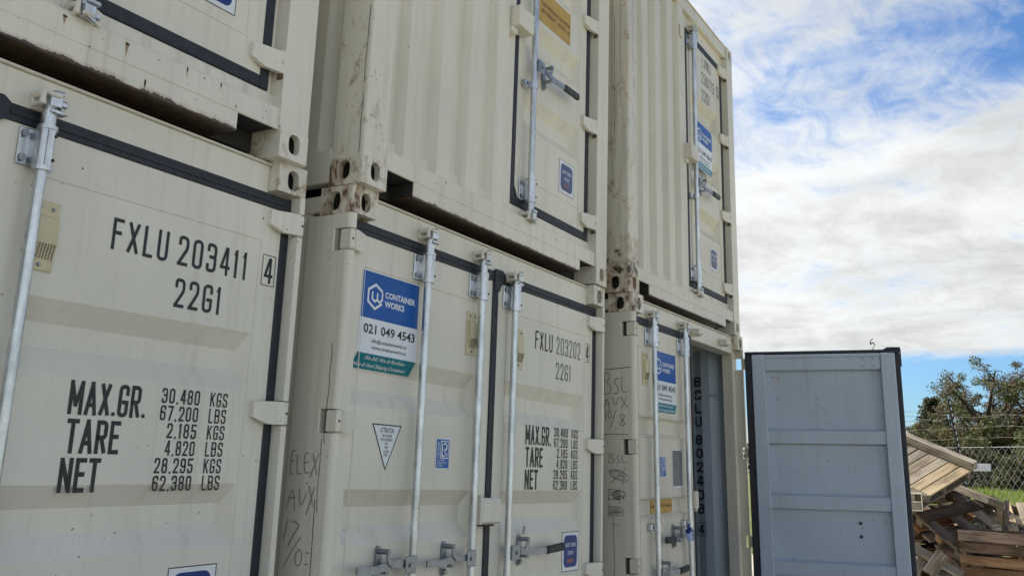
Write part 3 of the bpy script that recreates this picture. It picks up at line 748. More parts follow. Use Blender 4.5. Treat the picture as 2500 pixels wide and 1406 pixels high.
def number_marks(parent, name, items, to3=None):
    f = to3 or onface(YD-0.0012)
    for it in items:
        m = MB()
        if it[0] == 'box': frame_rect(m, *it[1:5], 0.003, f, INK, 0.0002); m.build('check_digit_frame', parent)
        else:
            t, x0, x1, z0, z1, mt, sw = it[:7]; word(m, t, x0, x1, z0, z1, f, mt, sw, *it[7:]); m.build(name, parent)
def weights(x, dx, zt, ndx):
    """MAX.GR / TARE / NET block: x = left of words, zt = top"""
    it = []
    for k, (t, w) in enumerate((('MAX.GR.', 0.285), ('TARE', 0.192), ('NET', 0.142))):
        it.append((t, x+dx[k], x+dx[k]+w, zt-0.1155*k-0.103, zt-0.1155*k, INK, 0.33, 0.20))
    for k, (n, u) in enumerate((('30,480', 'KGS'), ('67,200', 'LBS'), ('2,185', 'KGS'), ('4,820', 'LBS'), ('28,295', 'KGS'), ('62,380', 'LBS'))):
        z1 = zt+0.0025-0.0572*k; w = {6: 0.163, 5: 0.127}[len(n)]
        xe = x+ndx+0.163-0.003*k*0
        it.append((n, xe-w, xe, z1-0.050, z1, INK, 0.29, 0.34)); it.append((u, x+ndx+0.212, x+ndx+0.292, z1-0.050, z1, INK, 0.27, 0.36))
    return it

# ------------------------------------------------------------------ a container
CONT = {
 'C1U': ([-0.0686, -0.0474, 2.6027], [[0.99997, 0.00751, -0.00312], [-0.00752, 0.99997, -0.00366], [0.00309, 0.00369, 0.99999]]),
 'C1L': ([0.0, 0.0, 0.0118], [[0.99999, -4e-05, -0.00416], [0.0, 0.99996, -0.0085], [0.00416, 0.0085, 0.99996]]),
 'C2U': ([2.5831, -0.1714, 2.5952], [[0.99995, 0.00348, 0.00899], [-0.00347, 0.99999, -0.00183], [-0.009, 0.00179, 0.99996]]),
 'C2L': ([2.5586, -0.1297, 0.0043], [[0.99981, 0.01557, 0.01196], [-0.01558, 0.99988, 0.00104], [-0.01194, -0.00123, 0.99993]]),
 'C3U': ([5.1806, -0.2637, 2.5746], [[0.99997, -0.00152, -0.0078], [0.00153, 1.0, 0.00094], [0.0078, -0.00095, 0.99997]]),
 'C3L': ([5.2359, -0.3083, -0.0162], [[0.99997, -0.00379, -0.0071], [0.00388, 0.99992, 0.01169], [0.00705, -0.01171, 0.99991]]),
}
LABELS = {
 'C1U': 'cream container on top at the far left above the one marked FXLU 203411',
 'C1L': 'cream container at the lower left marked FXLU 203411 4 with big weight figures',
 'C2U': 'cream container in the top row with an orange notice on its single door',
 'C2L': 'cream container marked FXLU 203202 4 with an ATTENTION triangle on its left door',
 'C3U': 'cream container marked LVNU 230173 5 at the right end of the top row',
 'C3L': 'cream container at the lower right end with its grey-lined door standing open',
}
def cmat(key):
    o, m = CONT[key]; M4 = Matrix(m).to_4x4(); M4.translation = Vector(o); return M4
def shell(key, root, paintm, lower):
    """walls, roof, floor, posts common to all"""
    zb, zt = 0.16, 2.50
    for side in (0, 1):
        m = MB()
        xo = 0.012; sg = 1
        fx = (lambda d: xo+d) if side == 0 else (lambda d: WID-xo-d)
        y0 = (0.235 if lower else 0.168) if side == 0 else 0.16
        corrugated(m, y0, LEN-0.16, 0.070, 0.068, 0.072, 0.036, 0.395-0.036-0.206 if side else 0.27, zb, zt, lambda u, d, z: (fx(d), u, z), paintm)
        corrugated(m, y0, LEN-0.16, 0.070, 0.068, 0.072, 0.036, 0.395-0.036-0.206 if side else 0.27, zb, zt, lambda u, d, z: (fx(d+0.003), u, z), INTER)
        m.build('side_wall', root)
        m = MB()
        x0, x1 = (0.004, 0.064) if side == 0 else (WID-0.064, WID-0.004)
        m.box(x0, x1, CL+0.002, LEN-CL-0.002, zt-0.012, HGT-0.03, paintm, 0.006)
        m.build('top_rail', root)
        m = MB(); m.box(x0, x1, CL+0.002, LEN-CL-0.002, 0.020, zb+0.012, paintm, 0.006); m.build('bottom_rail', root)
        m = MB(); xa, xb = (0.002, 0.12) if side == 0 else (WID-0.12, WID-0.002)
        m.box(xa, xb, LEN-0.15, LEN-0.002, CH+0.001, HGT-CH-0.001, paintm, 0.008); m.build('corner_post', root)
    m = MB(); m.box(0.066, WID-0.066, 0.19, LEN-0.03, HGT-0.058, HGT-0.035, paintm, 0.004); m.build('roof', root)
    m = MB(); m.box(0.066, WID-0.066, 0.17, LEN-0.03, 0.125, 0.155, DARK, 0.002); m.build('floor', root)
    m = MB(); m.box(0.122, WID-0.122, LEN-0.06, LEN-0.03, 0.05, HGT-0.06, paintm, 0.003); m.build('end_wall', root)
def sill(root, mat, yf=0.010):
    m = MB()
    def outline(notch): return None
    zt, zb = 0.186, 0.030; n0, n1 = (0.180, 0.372), (2.066, 2.258)
    c = 0.014
    poly = [(CW+0.001, zt), (CW+0.001, 0.106), (n0[0]-0.004, 0.106), (n0[1]-c, 0.106), (n0[1], 0.106-c), (n0[1], zb+0.004), (n0[1]+0.004, zb), (n1[0]-0.004, zb), (n1[0], zb+0.004), (n1[0], 0.106-c), (n1[0]+c, 0.106), (WID-CW-0.001, 0.106), (WID-CW-0.001, zt)]
    # front plate as three slabs (keeps it convex), lower return flange, top ledge
    m.box(CW+0.001, WID-CW-0.001, yf, yf+0.010, 0.104, zt, mat, 0.003)
    m.box(n0[1], n1[0], yf+0.0004, yf+0.0096, zb, 0.1045, mat, 0.003)
    m.box(n0[1]+0.001, n1[0]-0.001, yf+0.009, 0.150, zb+0.001, zb+0.009, mat, 0.002)
    for (a, b) in (n0, n1):
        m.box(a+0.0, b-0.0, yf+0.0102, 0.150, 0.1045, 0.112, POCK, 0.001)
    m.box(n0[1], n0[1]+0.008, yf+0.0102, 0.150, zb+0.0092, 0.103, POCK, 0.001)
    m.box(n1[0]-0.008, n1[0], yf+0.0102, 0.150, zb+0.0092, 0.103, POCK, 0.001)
    m.box(CW+0.002, WID-CW-0.002, yf+0.002, YD+0.012, zt-0.002, zt+0.006, mat, 0.002)
    m.box(CW+0.002, WID-CW-0.002, YD, YD+0.012, zt+0.006, 0.252, mat, 0.002)
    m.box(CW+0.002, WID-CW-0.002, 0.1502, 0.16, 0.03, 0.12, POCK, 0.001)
    return m.build('bottom_sill', root)
HZL = (2.360, 1.628, 0.930, 0.300)
HZU = (2.318, 1.690, 1.000, 0.375)
def lower(key, single_right=True, open_right=False):
    root = empty('shipping_container', cmat(key)); sd = {'C1L': 1, 'C2L': 2, 'C3L': 3}[key]
    base = {'C1L': (0.73, 0.70, 0.605), 'C2L': CREAM, 'C3L': (0.66, 0.62, 0.505)}[key]
    P0 = paint('cream_paint_'+'abc'[sd-1], base, seed=sd, dirt=0.21, chips=0.4)
    PC = paint('cream_paint_chipped_'+'abc'[sd-1], base, rust=0.18 if key != 'C3L' else 0.25, seed=sd+4, dirt=0.3, chips=0.5)
    PR = paint('cream_paint_rusted', base, rust=0.38, seed=11, dirt=0.5, chips=1.0, stain=0.45)
    shell(key, root, P0, True)
    for rt in (0, 1):
        for tp in (0, 1):
            for bk in (0, 1):
                casting(root, rt, tp, bk, PR if (not rt and tp and not bk and key != 'C1L') else PC)
    # posts with the flange cut away at the hinges
    for side in (0, 1):
        m = MB()
        def X(x): return WID-x if side else x
        if side == 0:
            m.box(0.001, 0.118, 0.088, 0.240, CH+0.001, HGT-CH-0.001, P0, 0.004)
        else:
            m.box(2.320, 2.437, 0.0625, 0.155, CH+0.001, HGT-CH-0.001, P0, 0.004)
        cuts = [CH+0.001]
        for z in sorted(HZL): cuts += [z-0.047, z+0.047]
        cuts.append(HGT-CH-0.001)
        for a, b in zip(cuts[::2], cuts[1::2]):
            yb = 0.0885 if side == 0 else 0.0630
            rr = 0.028 if side == 0 else 0.008
            prof = [(X(0.0), yb)]+[(X(rr*(1-math.cos(R(q)))), rr*(1-math.sin(R(q)))) for q in (0, 15, 30, 45, 60, 75, 90)]+[(X(0.033), 0.0), (X(0.033), yb)]
            vs = [(x, y, a) for x, y in prof]+[(x, y, b) for x, y in prof]; n = len(prof)
            m.add(vs, [(i, (i+1) % n, n+(i+1) % n, n+i) for i in range(n)], P0, False)
            m.add(vs, [tuple(range(n)), tuple(range(n, 2*n))], P0)
        if side == 0:
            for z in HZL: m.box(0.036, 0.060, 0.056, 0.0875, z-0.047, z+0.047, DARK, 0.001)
        if key == 'C3L' and side:
            for z in HZL[1:]: m.box(2.406, 2.436, 0.034, 0.062, z-0.0465, z+0.0465, P0, 0.003)
        m.build('corner_post', root)
    m = MB()
    m.box(CW+0.001, WID-CW-0.001, YD, YD+0.12, 2.438, 2.572, P0, 0.004)
    m.box(CW+0.001, WID-CW-0.001, YD-0.012, YD+0.03, 2.5725, 2.581, P0, 0.003)
    m.box(0.034, CW-0.001, YD+0.012, YD+0.11, 2.438, HGT-CH-0.001, P0, 0.002); m.box(WID-CW+0.001, WID-0.034, YD+0.012, YD+0.11, 2.438, HGT-CH-0.001, P0, 0.002)
    m.build('top_header', root)
    sill(root, P0)
    gro = [(1.808, 0.107), (1.264, 0.107), (0.72, 0.107)]
    depth, slp = 0.042, 0.070
    if key == 'C3L': gro = [(1.764, 0.064), (1.256, 0.060), (0.75, 0.060)]; depth, slp = 0.026, 0.020
    # ---- left door
    m = MB(); grooved(m, 0.036, 1.205 if key != 'C1L' else 1.125, 0.155, 2.436, gro, 0.135 if key != 'C3L' else 0.125, 1.050 if key != 'C3L' else 1.03, YD, depth, slp, P0)
    bead(m, 0.165, 1.055, 0.30, 2.277, P0)
    if key == 'C3L':
        # rolled lips of the shallow pressings
        for zc, hh in gro:
            for zz in (zc-hh, zc+hh): m.box(0.13, 1.03, YD-0.008, YD+0.002, zz-0.005, zz+0.005, P0, 0.003)
    m.box(1.200 if key != 'C1L' else 1.120, 1.206 if key != 'C1L' else 1.126, YD+0.0005, YD+0.045, 0.155, 2.436, P0, 0.001)
    ld = m.build('door', root)
    m = MB()
    m.box(0.055, 1.180-(0.085 if key == 'C1L' else 0), YD-0.009, YD-0.0052, 2.430, 2.448, RUB, 0.0015)
    m.box(0.050, 1.204-(0.085 if key == 'C1L' else 0), YD-0.005, YD+0.004, 2.410, 2.464, RUB, 0.003)
    gl = -0.085 if key == 'C1L' else 0.0
    m.box(1.186+gl, 1.2125+gl, YD-0.009, YD+0.004, 0.16, 2.452, RUB, 0.003)
    m.box(0.034, 0.048, YD-0.004, YD+0.008, 0.16, 2.436, RUB, 0.002)
    m.build('door_gasket', ld)
    for z in HZL: hinge(ld, 'L', z, 'L', P0)
    if key == 'C3L':
        rod_set(ld, 0.352, 0.12, 2.46, P0, (2.290, 2.405), None, (1.140,), 2.493)
        rod_set(ld, 0.972, 0.12, 2.46, P0, (2.290, 2.405), None, (1.136,), 2.499)
        handle(ld, 0.972, 1.062, -1, 0.53, 0.235, (0.36, 0.53), 0.0, False)
        handle(ld, 0.352, 0.858, 1, 0.50, 0.155, (0.33, 0.50), -0.006, False)
        vent(ld, 0.288, 2.132)
        company_sticker(ld, 0.44, 0.872, 2.274, BLU)
        lr_sticker(ld, 0.525, 0.642, 1.444, 1.578)
        m = MB(); f = onface(YD-0.0012); quad(m, 0.765, 0.965, 1.375, 1.626, f, WHT, 0); quad(m, 0.772, 0.958, 1.385, 1.620, f, INKG, 0.0007); m.build('faded_patch', ld)
        m = MB(); f = onface(YD+0.024); quad(m, 0.405, 0.80, 1.214, 1.305, f, ORG, 0)
        frame_rect(m, 0.405, 0.80, 1.214, 1.305, 0.003, f, BROWN, 0.0007)
        font_text(m, 'repair with "CORTEN" steel only', 0.42, 0.79, 1.252, 0.020, f, INK, 0.0007); m.build('repair_sticker', ld)
        m = MB(); m.box(1.15, 1.214, YD-0.030, YD-0.002, 1.225, 1.345, P0, 0.004); m.box(1.185, 1.215, YD-0.020, YD-0.002, 1.205, 1.224, P0, 0.003); m.build('lock_box', ld)
    else:
        rod_set(ld, 0.560, 0.12, 2.46, P0, (2.290, 2.405), None, (), 2.501)
        rod_set(ld, 1.022-(0.085 if key == 'C1L' else 0), 0.12, 2.46, P0, (2.290, 2.403), None, (), 2.498)
        handle(ld, 0.552, 1.072 if key == 'C2L' else 0.95, -1, 0.385, 0.180, None, 0.0, False)
        handle(ld, 1.022-(0.085 if key == 'C1L' else 0), 1.072 if key == 'C2L' else 0.95, -1, 0.385, 0.175, None, 0.0, False)
        vent(ld, 1.002, 2.111)
        company_sticker(ld, 0.158, 0.556, 2.264, BLU, (1.915, 0.6)) if key == 'C2L' else None
        attention_sticker(ld, 0.289, 0.480, 1.634, 1.453); lr_sticker(ld, 0.750, 0.867, 1.462, 1.600)
    # ---- right door
    if not open_right:
        m = MB(); grooved(m, 1.236 if key == 'C2L' else 1.152, 2.362, 0.155, 2.436, gro, 1.330, 2.250, YD, depth, slp, P0)
        bead(m, 1.337, 2.262, 0.30, 2.277, P0)
        rd = m.build('door', root)
        m = MB()
        m.box(1.29-(0.085 if key == 'C1L' else 0), 2.365, YD-0.009, YD-0.0052, 2.430, 2.448, RUB, 0.0015)
        m.box(1.2130-(0.085 if key == 'C1L' else 0), 2.370, YD-0.005, YD+0.004, 2.410, 2.464, RUB, 0.003)
        gx = 0.0 if key == 'C2L' else -0.085
        m.box(1.2130+gx, 1.2365+gx, YD-0.009, YD+0.006, 0.16, 2.478, RUB, 0.004)
        m.prism([(x_+gx, z_) for x_, z_ in ((1.19, 2.474), (1.262, 2.476), (1.285, 2.462), (1.285, 2.412), (1.25, 2.392), (1.2365, 2.36), (1.19, 2.36))], YD-0.014, YD-0.0093, RUB, 'y')
        m.box(2.362, 2.404, YD-0.005, YD+0.006, 0.16, 2.4095, RUB, 0.003)
        m.box(2.370, 2.404, YD-0.006, YD+0.006, 2.4095, 2.464, RUB, 0.003)
        m.build('door_gasket', rd)
        for z in HZL: hinge(rd, 'R', z, 'L', P0)
        xr = 1.347 if key == 'C2L' else 1.304
        rod_set(rd, xr, 0.12, 2.41 if key == 'C2L' else 2.46, P0, (2.288, 2.403), None, (), 2.453 if key == 'C2L' else 2.492)
        handle(rd, 1.348 if key == 'C2L' else 1.304, 1.078 if key == 'C2L' else 0.95, 1, 0.558, 0.178, (0.37, 0.558), -0.012)
        vent(rd, 1.462 if key == 'C2L' else 1.366, 2.096)
        if key == 'C2L':
            easy_sticker(rd, 2.013, 2.216, 0.939, 1.147, NAVY)
            it = [('FXLU', 1.648, 1.850, 2.121, 2.222, INK, 0.265), ('203202', 1.896, 2.200, 2.121, 2.222, INKG, 0.25), ('box', 2.264, 2.325, 2.120, 2.229), ('4', 2.276, 2.312, 2.128, 2.222, INK, 0.27),
                  ('22G1', 1.895, 2.083, 1.980, 2.075, INKG, 0.25)]+weights(1.570, (0, 0.004, 0.004), 1.709, 0.323)
        else:
            easy_sticker(rd, 1.985, 2.194, 0.892, 1.100, NAVY)
            it = [('FXLU', 1.606, 1.832, 2.105, 2.210, INK, 0.265), ('203411', 1.875, 2.203, 2.105, 2.210, INK, 0.265), ('box', 2.280, 2.347, 2.105, 2.222), ('4', 2.292, 2.336, 2.114, 2.213, INK, 0.27),
                  ('22G1', 1.880, 2.092, 1.959, 2.060, INK, 0.265)]+weights(1.531, (0, 0.006, 0.0), 1.682, 0.347)
        number_marks(rd, 'number_marking', it)
        m = MB()                # box over the padlock, fixed across the joint
        m.box(1.073, 1.252, -0.012, YD-0.0105, 1.216, 1.336, P0, 0.010)
        m.box(1.060, 1.074, -0.014, YD-0.0101, 1.214, 1.350, P0, 0.004)
        m.box(1.10, 1.20, -0.002, YD-0.012, 1.206, 1.2155, DARK, 0.003)
        m.build('lock_box', rd)
    return root, ld, P0, PC
def upper(key):
    root = empty('shipping_container', cmat(key)); sd = {'C1U': 5, 'C2U': 6, 'C3U': 7}[key]
    base = {'C1U': (0.725, 0.69, 0.59), 'C2U': (0.73, 0.695, 0.58), 'C3U': (0.67, 0.63, 0.515)}[key]
    nm = 'def'[sd-5]
    P0 = paint('cream_paint_'+nm, base, seed=sd, dirt=0.24, chips=0.45)
    PC = paint('cream_paint_chipped_'+nm, base, rust=0.14, seed=sd+4, dirt=0.3, chips=0.5)
    PR = paint('cream_paint_rusted_'+nm, base, rust=0.30 if key == 'C2U' else 0.36, seed=sd+9, dirt=0.6, chips=1.0, stain=0.4 if key == 'C2U' else 1.0)
    PS = paint('cream_sill_'+nm, base, edge=(0.026, 0.078) if key == 'C1U' else (0.026, 0.068), estr=0.40 if key == 'C1U' else 0.36, seed=sd+2, dirt=0.35, chips=0.6)
    PP_ = P0
    if key == 'C3U': PP_ = paint('cream_post_stained', base, rust=0.05, edge=(0.10, 0.70), estr=0.33, seed=21, dirt=0.5, chips=0.4, stain=0.35)
    if key == 'C2U': PP_ = paint('cream_post_chipped', base, rust=0.02, seed=22, dirt=0.3, chips=0.9)
    shell(key, root, P0, False)
    for rt in (0, 1):
        for tp in (0, 1):
            for bk in (0, 1):
                casting(root, rt, tp, bk, PR if (not rt and not tp and not bk and key != 'C1U') else PC)
    for side in (0, 1):
        m = MB()
        def X(x): return WID-x if side else x
        mt = PP_ if side == 0 else P0
        rr = 0.014; w = 0.150 if side == 0 else 0.170
        prof = [(X(0.001), 0.172)]+[(X(0.001+rr*(1-math.cos(R(q)))), 0.001+rr*(1-math.sin(R(q)))) for q in (0, 30, 60, 90)]+[(X(w), 0.001), (X(w), 0.070), (X(w+0.02), 0.080), (X(w+0.02), 0.172)]
        n = len(prof); a, b = CH+0.0005, HGT-CH-0.0005
        vs = [(x, y, a) for x, y in prof]+[(x, y, b) for x, y in prof]
        m.add(vs, [(i, (i+1) % n, n+(i+1) % n, n+i) for i in range(n)], mt); m.add(vs, [tuple(range(n)), tuple(range(n, 2*n))], mt)
        if side: m.box(2.236, 2.268, YD+0.012, YD+0.030, 0.2, 2.45, mt, 0.003)
        m.build('corner_post', root)
    m = MB()
    m.box(CW+0.001, WID-CW-0.001, 0.014, 0.10, 2.482, 2.580, P0, 0.005)
    m.box(CW+0.001, WID-CW-0.001, YD, YD+0.012, 2.372, 2.4825, P0, 0.002)
    m.box(CW+0.001, WID-CW-0.001, 0.004, 0.12, 2.5805, 2.588, P0, 0.003)
    m.build('top_header', root)
    sill(root, PS)
    m = MB()       # corrugated half of the front
    corrugated(m, 0.155, 1.162, 0.112, 0.028, 0.086, 0.046, 0.288-0.254, 0.1885, 2.4815, lambda u, d, z: (u, 0.018+d, z), P0)
    m.box(1.1625, 1.274, 0.0445, 0.056, 0.193, 2.475, P0, 0.002); m.box(1.155, 1.1622, 0.0182, 0.062, 0.193, 2.475, P0, 0.002)
    m.build('front_panel', root)
    m = MB()
    if key == 'C3U':       # vents near the top of the panel
        m.box(1.07, 1.13, 0.004, 0.0165, 2.20, 2.30, P0, 0.004)
    if m.v: m.build('panel_plate', root)
    # single door on the right
    m = MB(); grooved(m, 1.316, 2.188, 0.300, 2.326, [(2.24, 0.001)][:0]+[(1.77, 0.102), (1.300, 0.102), (0.830, 0.102)], 1.40, 2.095, YD, 0.045, 0.066, P0)
    bead(m, 1.375, 2.104, 0.40, 2.23, P0, 0.003); m.box(1.375, 2.104, YD-0.003, YD+0.001, 0.430, 0.434, P0, 0.001)
    d = m.build('door', root)
    m = MB()
    m.box(1.280, 1.3195, YD-0.005, YD+0.006, 0.254, 2.372, RUB, 0.003)
    m.box(1.3200, 2.1875, YD-0.005, YD+0.006, 0.254, 0.304, RUB, 0.003)
    m.box(1.3200, 2.1875, YD-0.005, YD+0.006, 2.322, 2.376, RUB, 0.003)
    m.box(2.1880, 2.2345, YD-0.005, YD+0.006, 0.254, 2.376, RUB, 0.003)
    m.prism([(1.3197, 0.3043), (1.355, 0.3043), (1.3197, 0.36)], YD-0.005, YD-0.001, RUB, 'y')
    m.build('door_gasket', d)
    for z in HZU: hinge(d, 'R', z, 'U', P0)
    xr = {'C1U': 1.405, 'C2U': 1.428, 'C3U': 1.377}[key]
    rod_set(d, xr, 0.22, 2.36, P0, (2.215, 2.330), (0.298, 0.412), (0.968,), 2.385, 0.205)
    handle(d, xr, 1.092, 1, 0.525, 0.185, (0.34, 0.525), 0.0, key == 'C3U')
    m = MB(); lx = {'C1U': 1.17, 'C2U': 1.172, 'C3U': 1.148}[key]
    m.box(lx, lx+0.165, -0.040, YD-0.0055, 1.222, 1.340, P0, 0.005)
    m.box(lx-0.01, lx+0.05, 0.0, YD-0.006, 1.185, 1.2215, P0, 0.004)
    m.box(lx+0.03, lx+0.10, -0.030, YD-0.008, 1.3405, 1.344, DARK, 0.001)
    m.build('lock_box', d)
    if key == 'C1U': easy_sticker(d, 1.829, 2.034, 0.483, 0.69, NAVY)
    if key == 'C2U':
        easy_sticker(d, 1.846, 2.040, 0.474, 0.674, NAVYF)
        m = MB(); f = onface(YD-0.0012); quad(m, 1.500, 1.952, 1.436, 1.648, f, ORG, 0)
        font_text(m, 'DO NOT OPEN THIS DOOR, USE OTHER END', 1.572, 1.945, 1.545, 0.027, f, BROWN, 0.0007, 0.006)
        font_text(m, '\u8acb\u52ff\u958b\u6b64\u9580', 1.572, 1.755, 1.500, 0.024, f, BROWN, 0.0007); font_text(m, '\u4f7f\u7528\u53e6\u4e00\u7aef', 1.785, 1.945, 1.500, 0.024, f, BROWN, 0.0007)
        m.build('notice_sticker', d)
    if key == 'C3U':
        easy_sticker(d, 1.821, 2.007, 0.478, 0.668, NAVYF)
        company_sticker(d, 1.515, 1.930, 1.664, BLU, None, 0.05, (0.170, 0.335, 0.398))
        number_marks(d, 'number_marking', [('LVNU', 1.715, 1.940, 2.196, 2.290, INK, 0.17), ('230173', 1.700, 2.030, 2.045, 2.145, INK, 0.17), ('5', 2.108, 2.152, 2.058, 2.158, INK, 0.24), ('box', 2.098, 2.160, 2.050, 2.165), ('22G1', 1.693, 1.900, 1.893, 1.990, INK, 0.17)])
    return root

def scrawl(parent, name, strokes, mat, to3, width=0.004):
    m = MB()
    for k, st in enumerate(strokes):
        pts = [Vector(p) for p in st]
        # smooth by one Chaikin pass and a little shake
        for _ in range(2):
            if len(pts) < 3: break
            q = [pts[0]]
            for a, b in zip(pts, pts[1:]): q += [a*0.75+b*0.25, a*0.25+b*0.75]
            q.append(pts[-1]); pts = q
        ribbon(m, pts, width*random.uniform(0.85, 1.2), False, to3, mat, 0.0006+0.0001*(k % 6))
    return m.build(name, parent)

OCH = plain('rust_drip', (0.36, 0.24, 0.13), 0.8); RSP = plain('rust_spot', (0.05, 0.03, 0.02), 0.9)
ru = made_sill = None
def rust_marks(parent, pts, y):
    for k, (x, z, w, h, drip) in enumerate(pts):
        m = MB(); f = onface(y-0.0008)
        m.add([f(x-w/2, z, 0), f(x-w*0.4, z+h, 0), f(x+w*0.45, z+h*0.8, 0), f(x+w/2, z+h*0.1, 0), f(x, z-h*0.15, 0)], [(0, 1, 2, 3, 4)], RSP)
        if drip: m.add([f(x-w*0.4, z, -0.0002), f(x+w*0.35, z, -0.0002), f(x+w*0.1, z-drip*0.6, -0.0002), f(x-w*0.05, z-drip, -0.0002)], [(0, 1, 2, 3)], OCH)
        m.build('rust_spot', parent)
g_all = 'cream shipping containers stacked two high'
made = {}
for k in ('C1L', 'C2L', 'C3L'): made[k] = lower(k, open_right=(k == 'C3L'))
for k in ('C1U', 'C2U', 'C3U'): made[k] = (upper(k),)
for k, v in made.items(): tag(v[0], LABELS[k], 'shipping container', g_all)

rust_marks(made['C1U'][0], [(1.345, 0.166, 0.016, 0.007, 0.026), (1.571, 0.166, 0.016, 0.009, 0.040), (1.818, 0.170, 0.006, 0.018, 0.03), (1.655, 0.058, 0.007, 0.022, 0.02), (1.895, 0.170, 0.007, 0.006, 0), (1.972, 0.170, 0.006, 0.015, 0.02), (1.44, 0.105, 0.005, 0.005, 0), (2.05, 0.12, 0.005, 0.007, 0.015), (2.2, 0.15, 0.005, 0.006, 0)], 0.010)
rust_marks(made['C2U'][0], [(0.62, 0.17, 0.008, 0.007, 0.02), (1.30, 0.13, 0.006, 0.006, 0), (1.75, 0.15, 0.006, 0.01, 0.02)], 0.010)
# crayon writing on the post sides (u = -y, v = z)
def side0(y_, z, l): return (-0.0008-l, -y_, z)
def sc(strokes, u0, u1, v0, v1): return [[(u0+(u1-u0)*a, v0+(v1-v0)*b) for a, b in st] for st in strokes]
BSL = [[(0.02, 0.0), (0.05, 1.0)], [(0.0, 0.93), (0.22, 0.98), (0.27, 0.75), (0.08, 0.55), (0.30, 0.42), (0.28, 0.08), (0.02, 0.02)], [(0.62, 0.72), (0.50, 0.72), (0.42, 0.55), (0.60, 0.30), (0.58, 0.06), (0.40, 0.08)], [(0.74, 0.80), (0.72, 0.08), (1.0, 0.14)]]
AVX = [[(0.0, 0.02), (0.12, 0.95), (0.26, 0.0)], [(0.04, 0.38), (0.24, 0.40)], [(0.36, 0.92), (0.48, 0.08), (0.62, 0.95)], [(0.68, 0.92), (1.0, 0.04)], [(0.98, 0.95), (0.70, 0.0)]]
TEN8 = [[(0.04, 1.0), (0.02, 0.42)], [(0.22, 0.95), (0.13, 0.75), (0.2, 0.50), (0.33, 0.62), (0.30, 0.90), (0.20, 0.97)], [(0.55, 0.95), (0.22, 0.0)], [(0.95, 0.70), (0.80, 0.74), (0.72, 0.60), (0.95, 0.36), (0.98, 0.20), (0.78, 0.16), (0.74, 0.34), (0.95, 0.55), (0.96, 0.70)]]
r3 = made['C3L'][0]
scrawl(r3, 'crayon_writing', sc(BSL, -0.214, -0.045, 1.945, 2.090)+sc(AVX, -0.214, -0.050, 1.860, 1.940)+sc(TEN8, -0.205, -0.070, 1.735, 1.858)+[[(-0.212, 2.105), (-0.12, 2.110), (-0.03, 2.116)], [(-0.214, 1.703), (-0.13, 1.706), (-0.05, 1.702)]], PENCIL, side0, 0.0038)
def blob(u0, u1, v0, v1, n, seed, tilt=0.0):
    rnd = random.Random(seed); out = []
    for k in range(n):
        cx, cz = (u0+u1)/2+rnd.uniform(-.01, .01), (v0+v1)/2+rnd.uniform(-.012, .012); a, b = (u1-u0)/2*rnd.uniform(.75, 1.0), (v1-v0)/2*rnd.uniform(.25, .9); ph = rnd.uniform(0, 6)
        st = []
        for i in range(10):
            t = ph+i/9*2*PI*rnd.uniform(.8, 1.1); x = a*math.cos(t); z = b*math.sin(t)
            st.append((cx+x, cz+z-x*tilt))
        out.append(st)
    return out
rg = random.Random(3)
zig = lambda u0, u1, v0, v1, n: [[(u0+(u1-u0)*(i % 2)+rg.uniform(-.008, .008), v1+(v0-v1)*i/n+rg.uniform(-.006, .006)) for i in range(n)]]
scrawl(r3, 'crayon_writing', sc(BSL, -0.186, -0.060, 1.528, 1.590)+blob(-0.186, -0.055, 1.425, 1.500, 3, 1, 0.25)+[[(-0.07, 1.50), (-0.12, 1.45), (-0.17, 1.41)], [(-0.085, 1.45), (-0.095, 1.40)]], PENCILF, side0, 0.0038)
scrawl(r3, 'crayon_writing', zig(-0.19, -0.085, 1.300, 1.372, 9)+blob(-0.175, -0.072, 1.31, 1.365, 2, 5)+[[(-0.19, 1.30), (-0.18, 1.37)], [(-0.12, 1.29), (-0.11, 1.38)]], PENCIL, side0, 0.0038)
scrawl(r3, 'crayon_writing', zig(-0.200, -0.09, 1.215, 1.268, 7)+blob(-0.195, -0.070, 1.213, 1.268, 2, 8)+[[(-0.19, 1.20), (-0.185, 1.29)], [(-0.165, 1.20), (-0.168, 1.28)], [(-0.13, 1.21), (-0.125, 1.27)], [(-0.17, 1.165), (-0.12, 1.168)], [(-0.155, 1.20), (-0.158, 1.10), (-0.15, 0.95), (-0.158, 0.80), (-0.15, 0.55)]], PENCILF, side0, 0.0038)
FLEX = [[(0.05, 0.02), (0.03, 0.98), (0.18, 1.0)], [(0.04, 0.58), (0.16, 0.60)], [(0.26, 0.85), (0.28, 0.10), (0.46, 0.12)], [(0.66, 0.92), (0.50, 0.90), (0.54, 0.15), (0.74, 0.18)], [(0.53, 0.55), (0.68, 0.58)], [(0.80, 0.90), (1.0, 0.10)], [(1.02, 0.92), (0.76, 0.0)]]
AUX = [[(0.0, 0.0), (0.20, 1.0), (0.34, 0.0)], [(0.05, 0.45), (0.32, 0.48)], [(0.45, 0.85), (0.50, 0.25), (0.60, 0.20), (0.74, 0.70)], [(0.82, 0.95), (1.0, 0.2)], [(1.02, 0.9), (0.78, -0.15)]]
D17 = [[(0.10, 1.0), (0.0, 0.55)], [(0.25, 0.98), (0.55, 0.92), (0.36, 0.72), (0.18, 0.44)], [(0.62, 0.66), (0.30, 0.34), (0.10, 0.0)], [(0.60, 0.40), (0.45, 0.28), (0.50, 0.06), (0.66, 0.06), (0.72, 0.28), (0.60, 0.40)], [(0.82, 0.34), (0.95, 0.34)], [(0.80, 0.10), (0.96, 0.10)]]
r2 = made['C2L'][0]
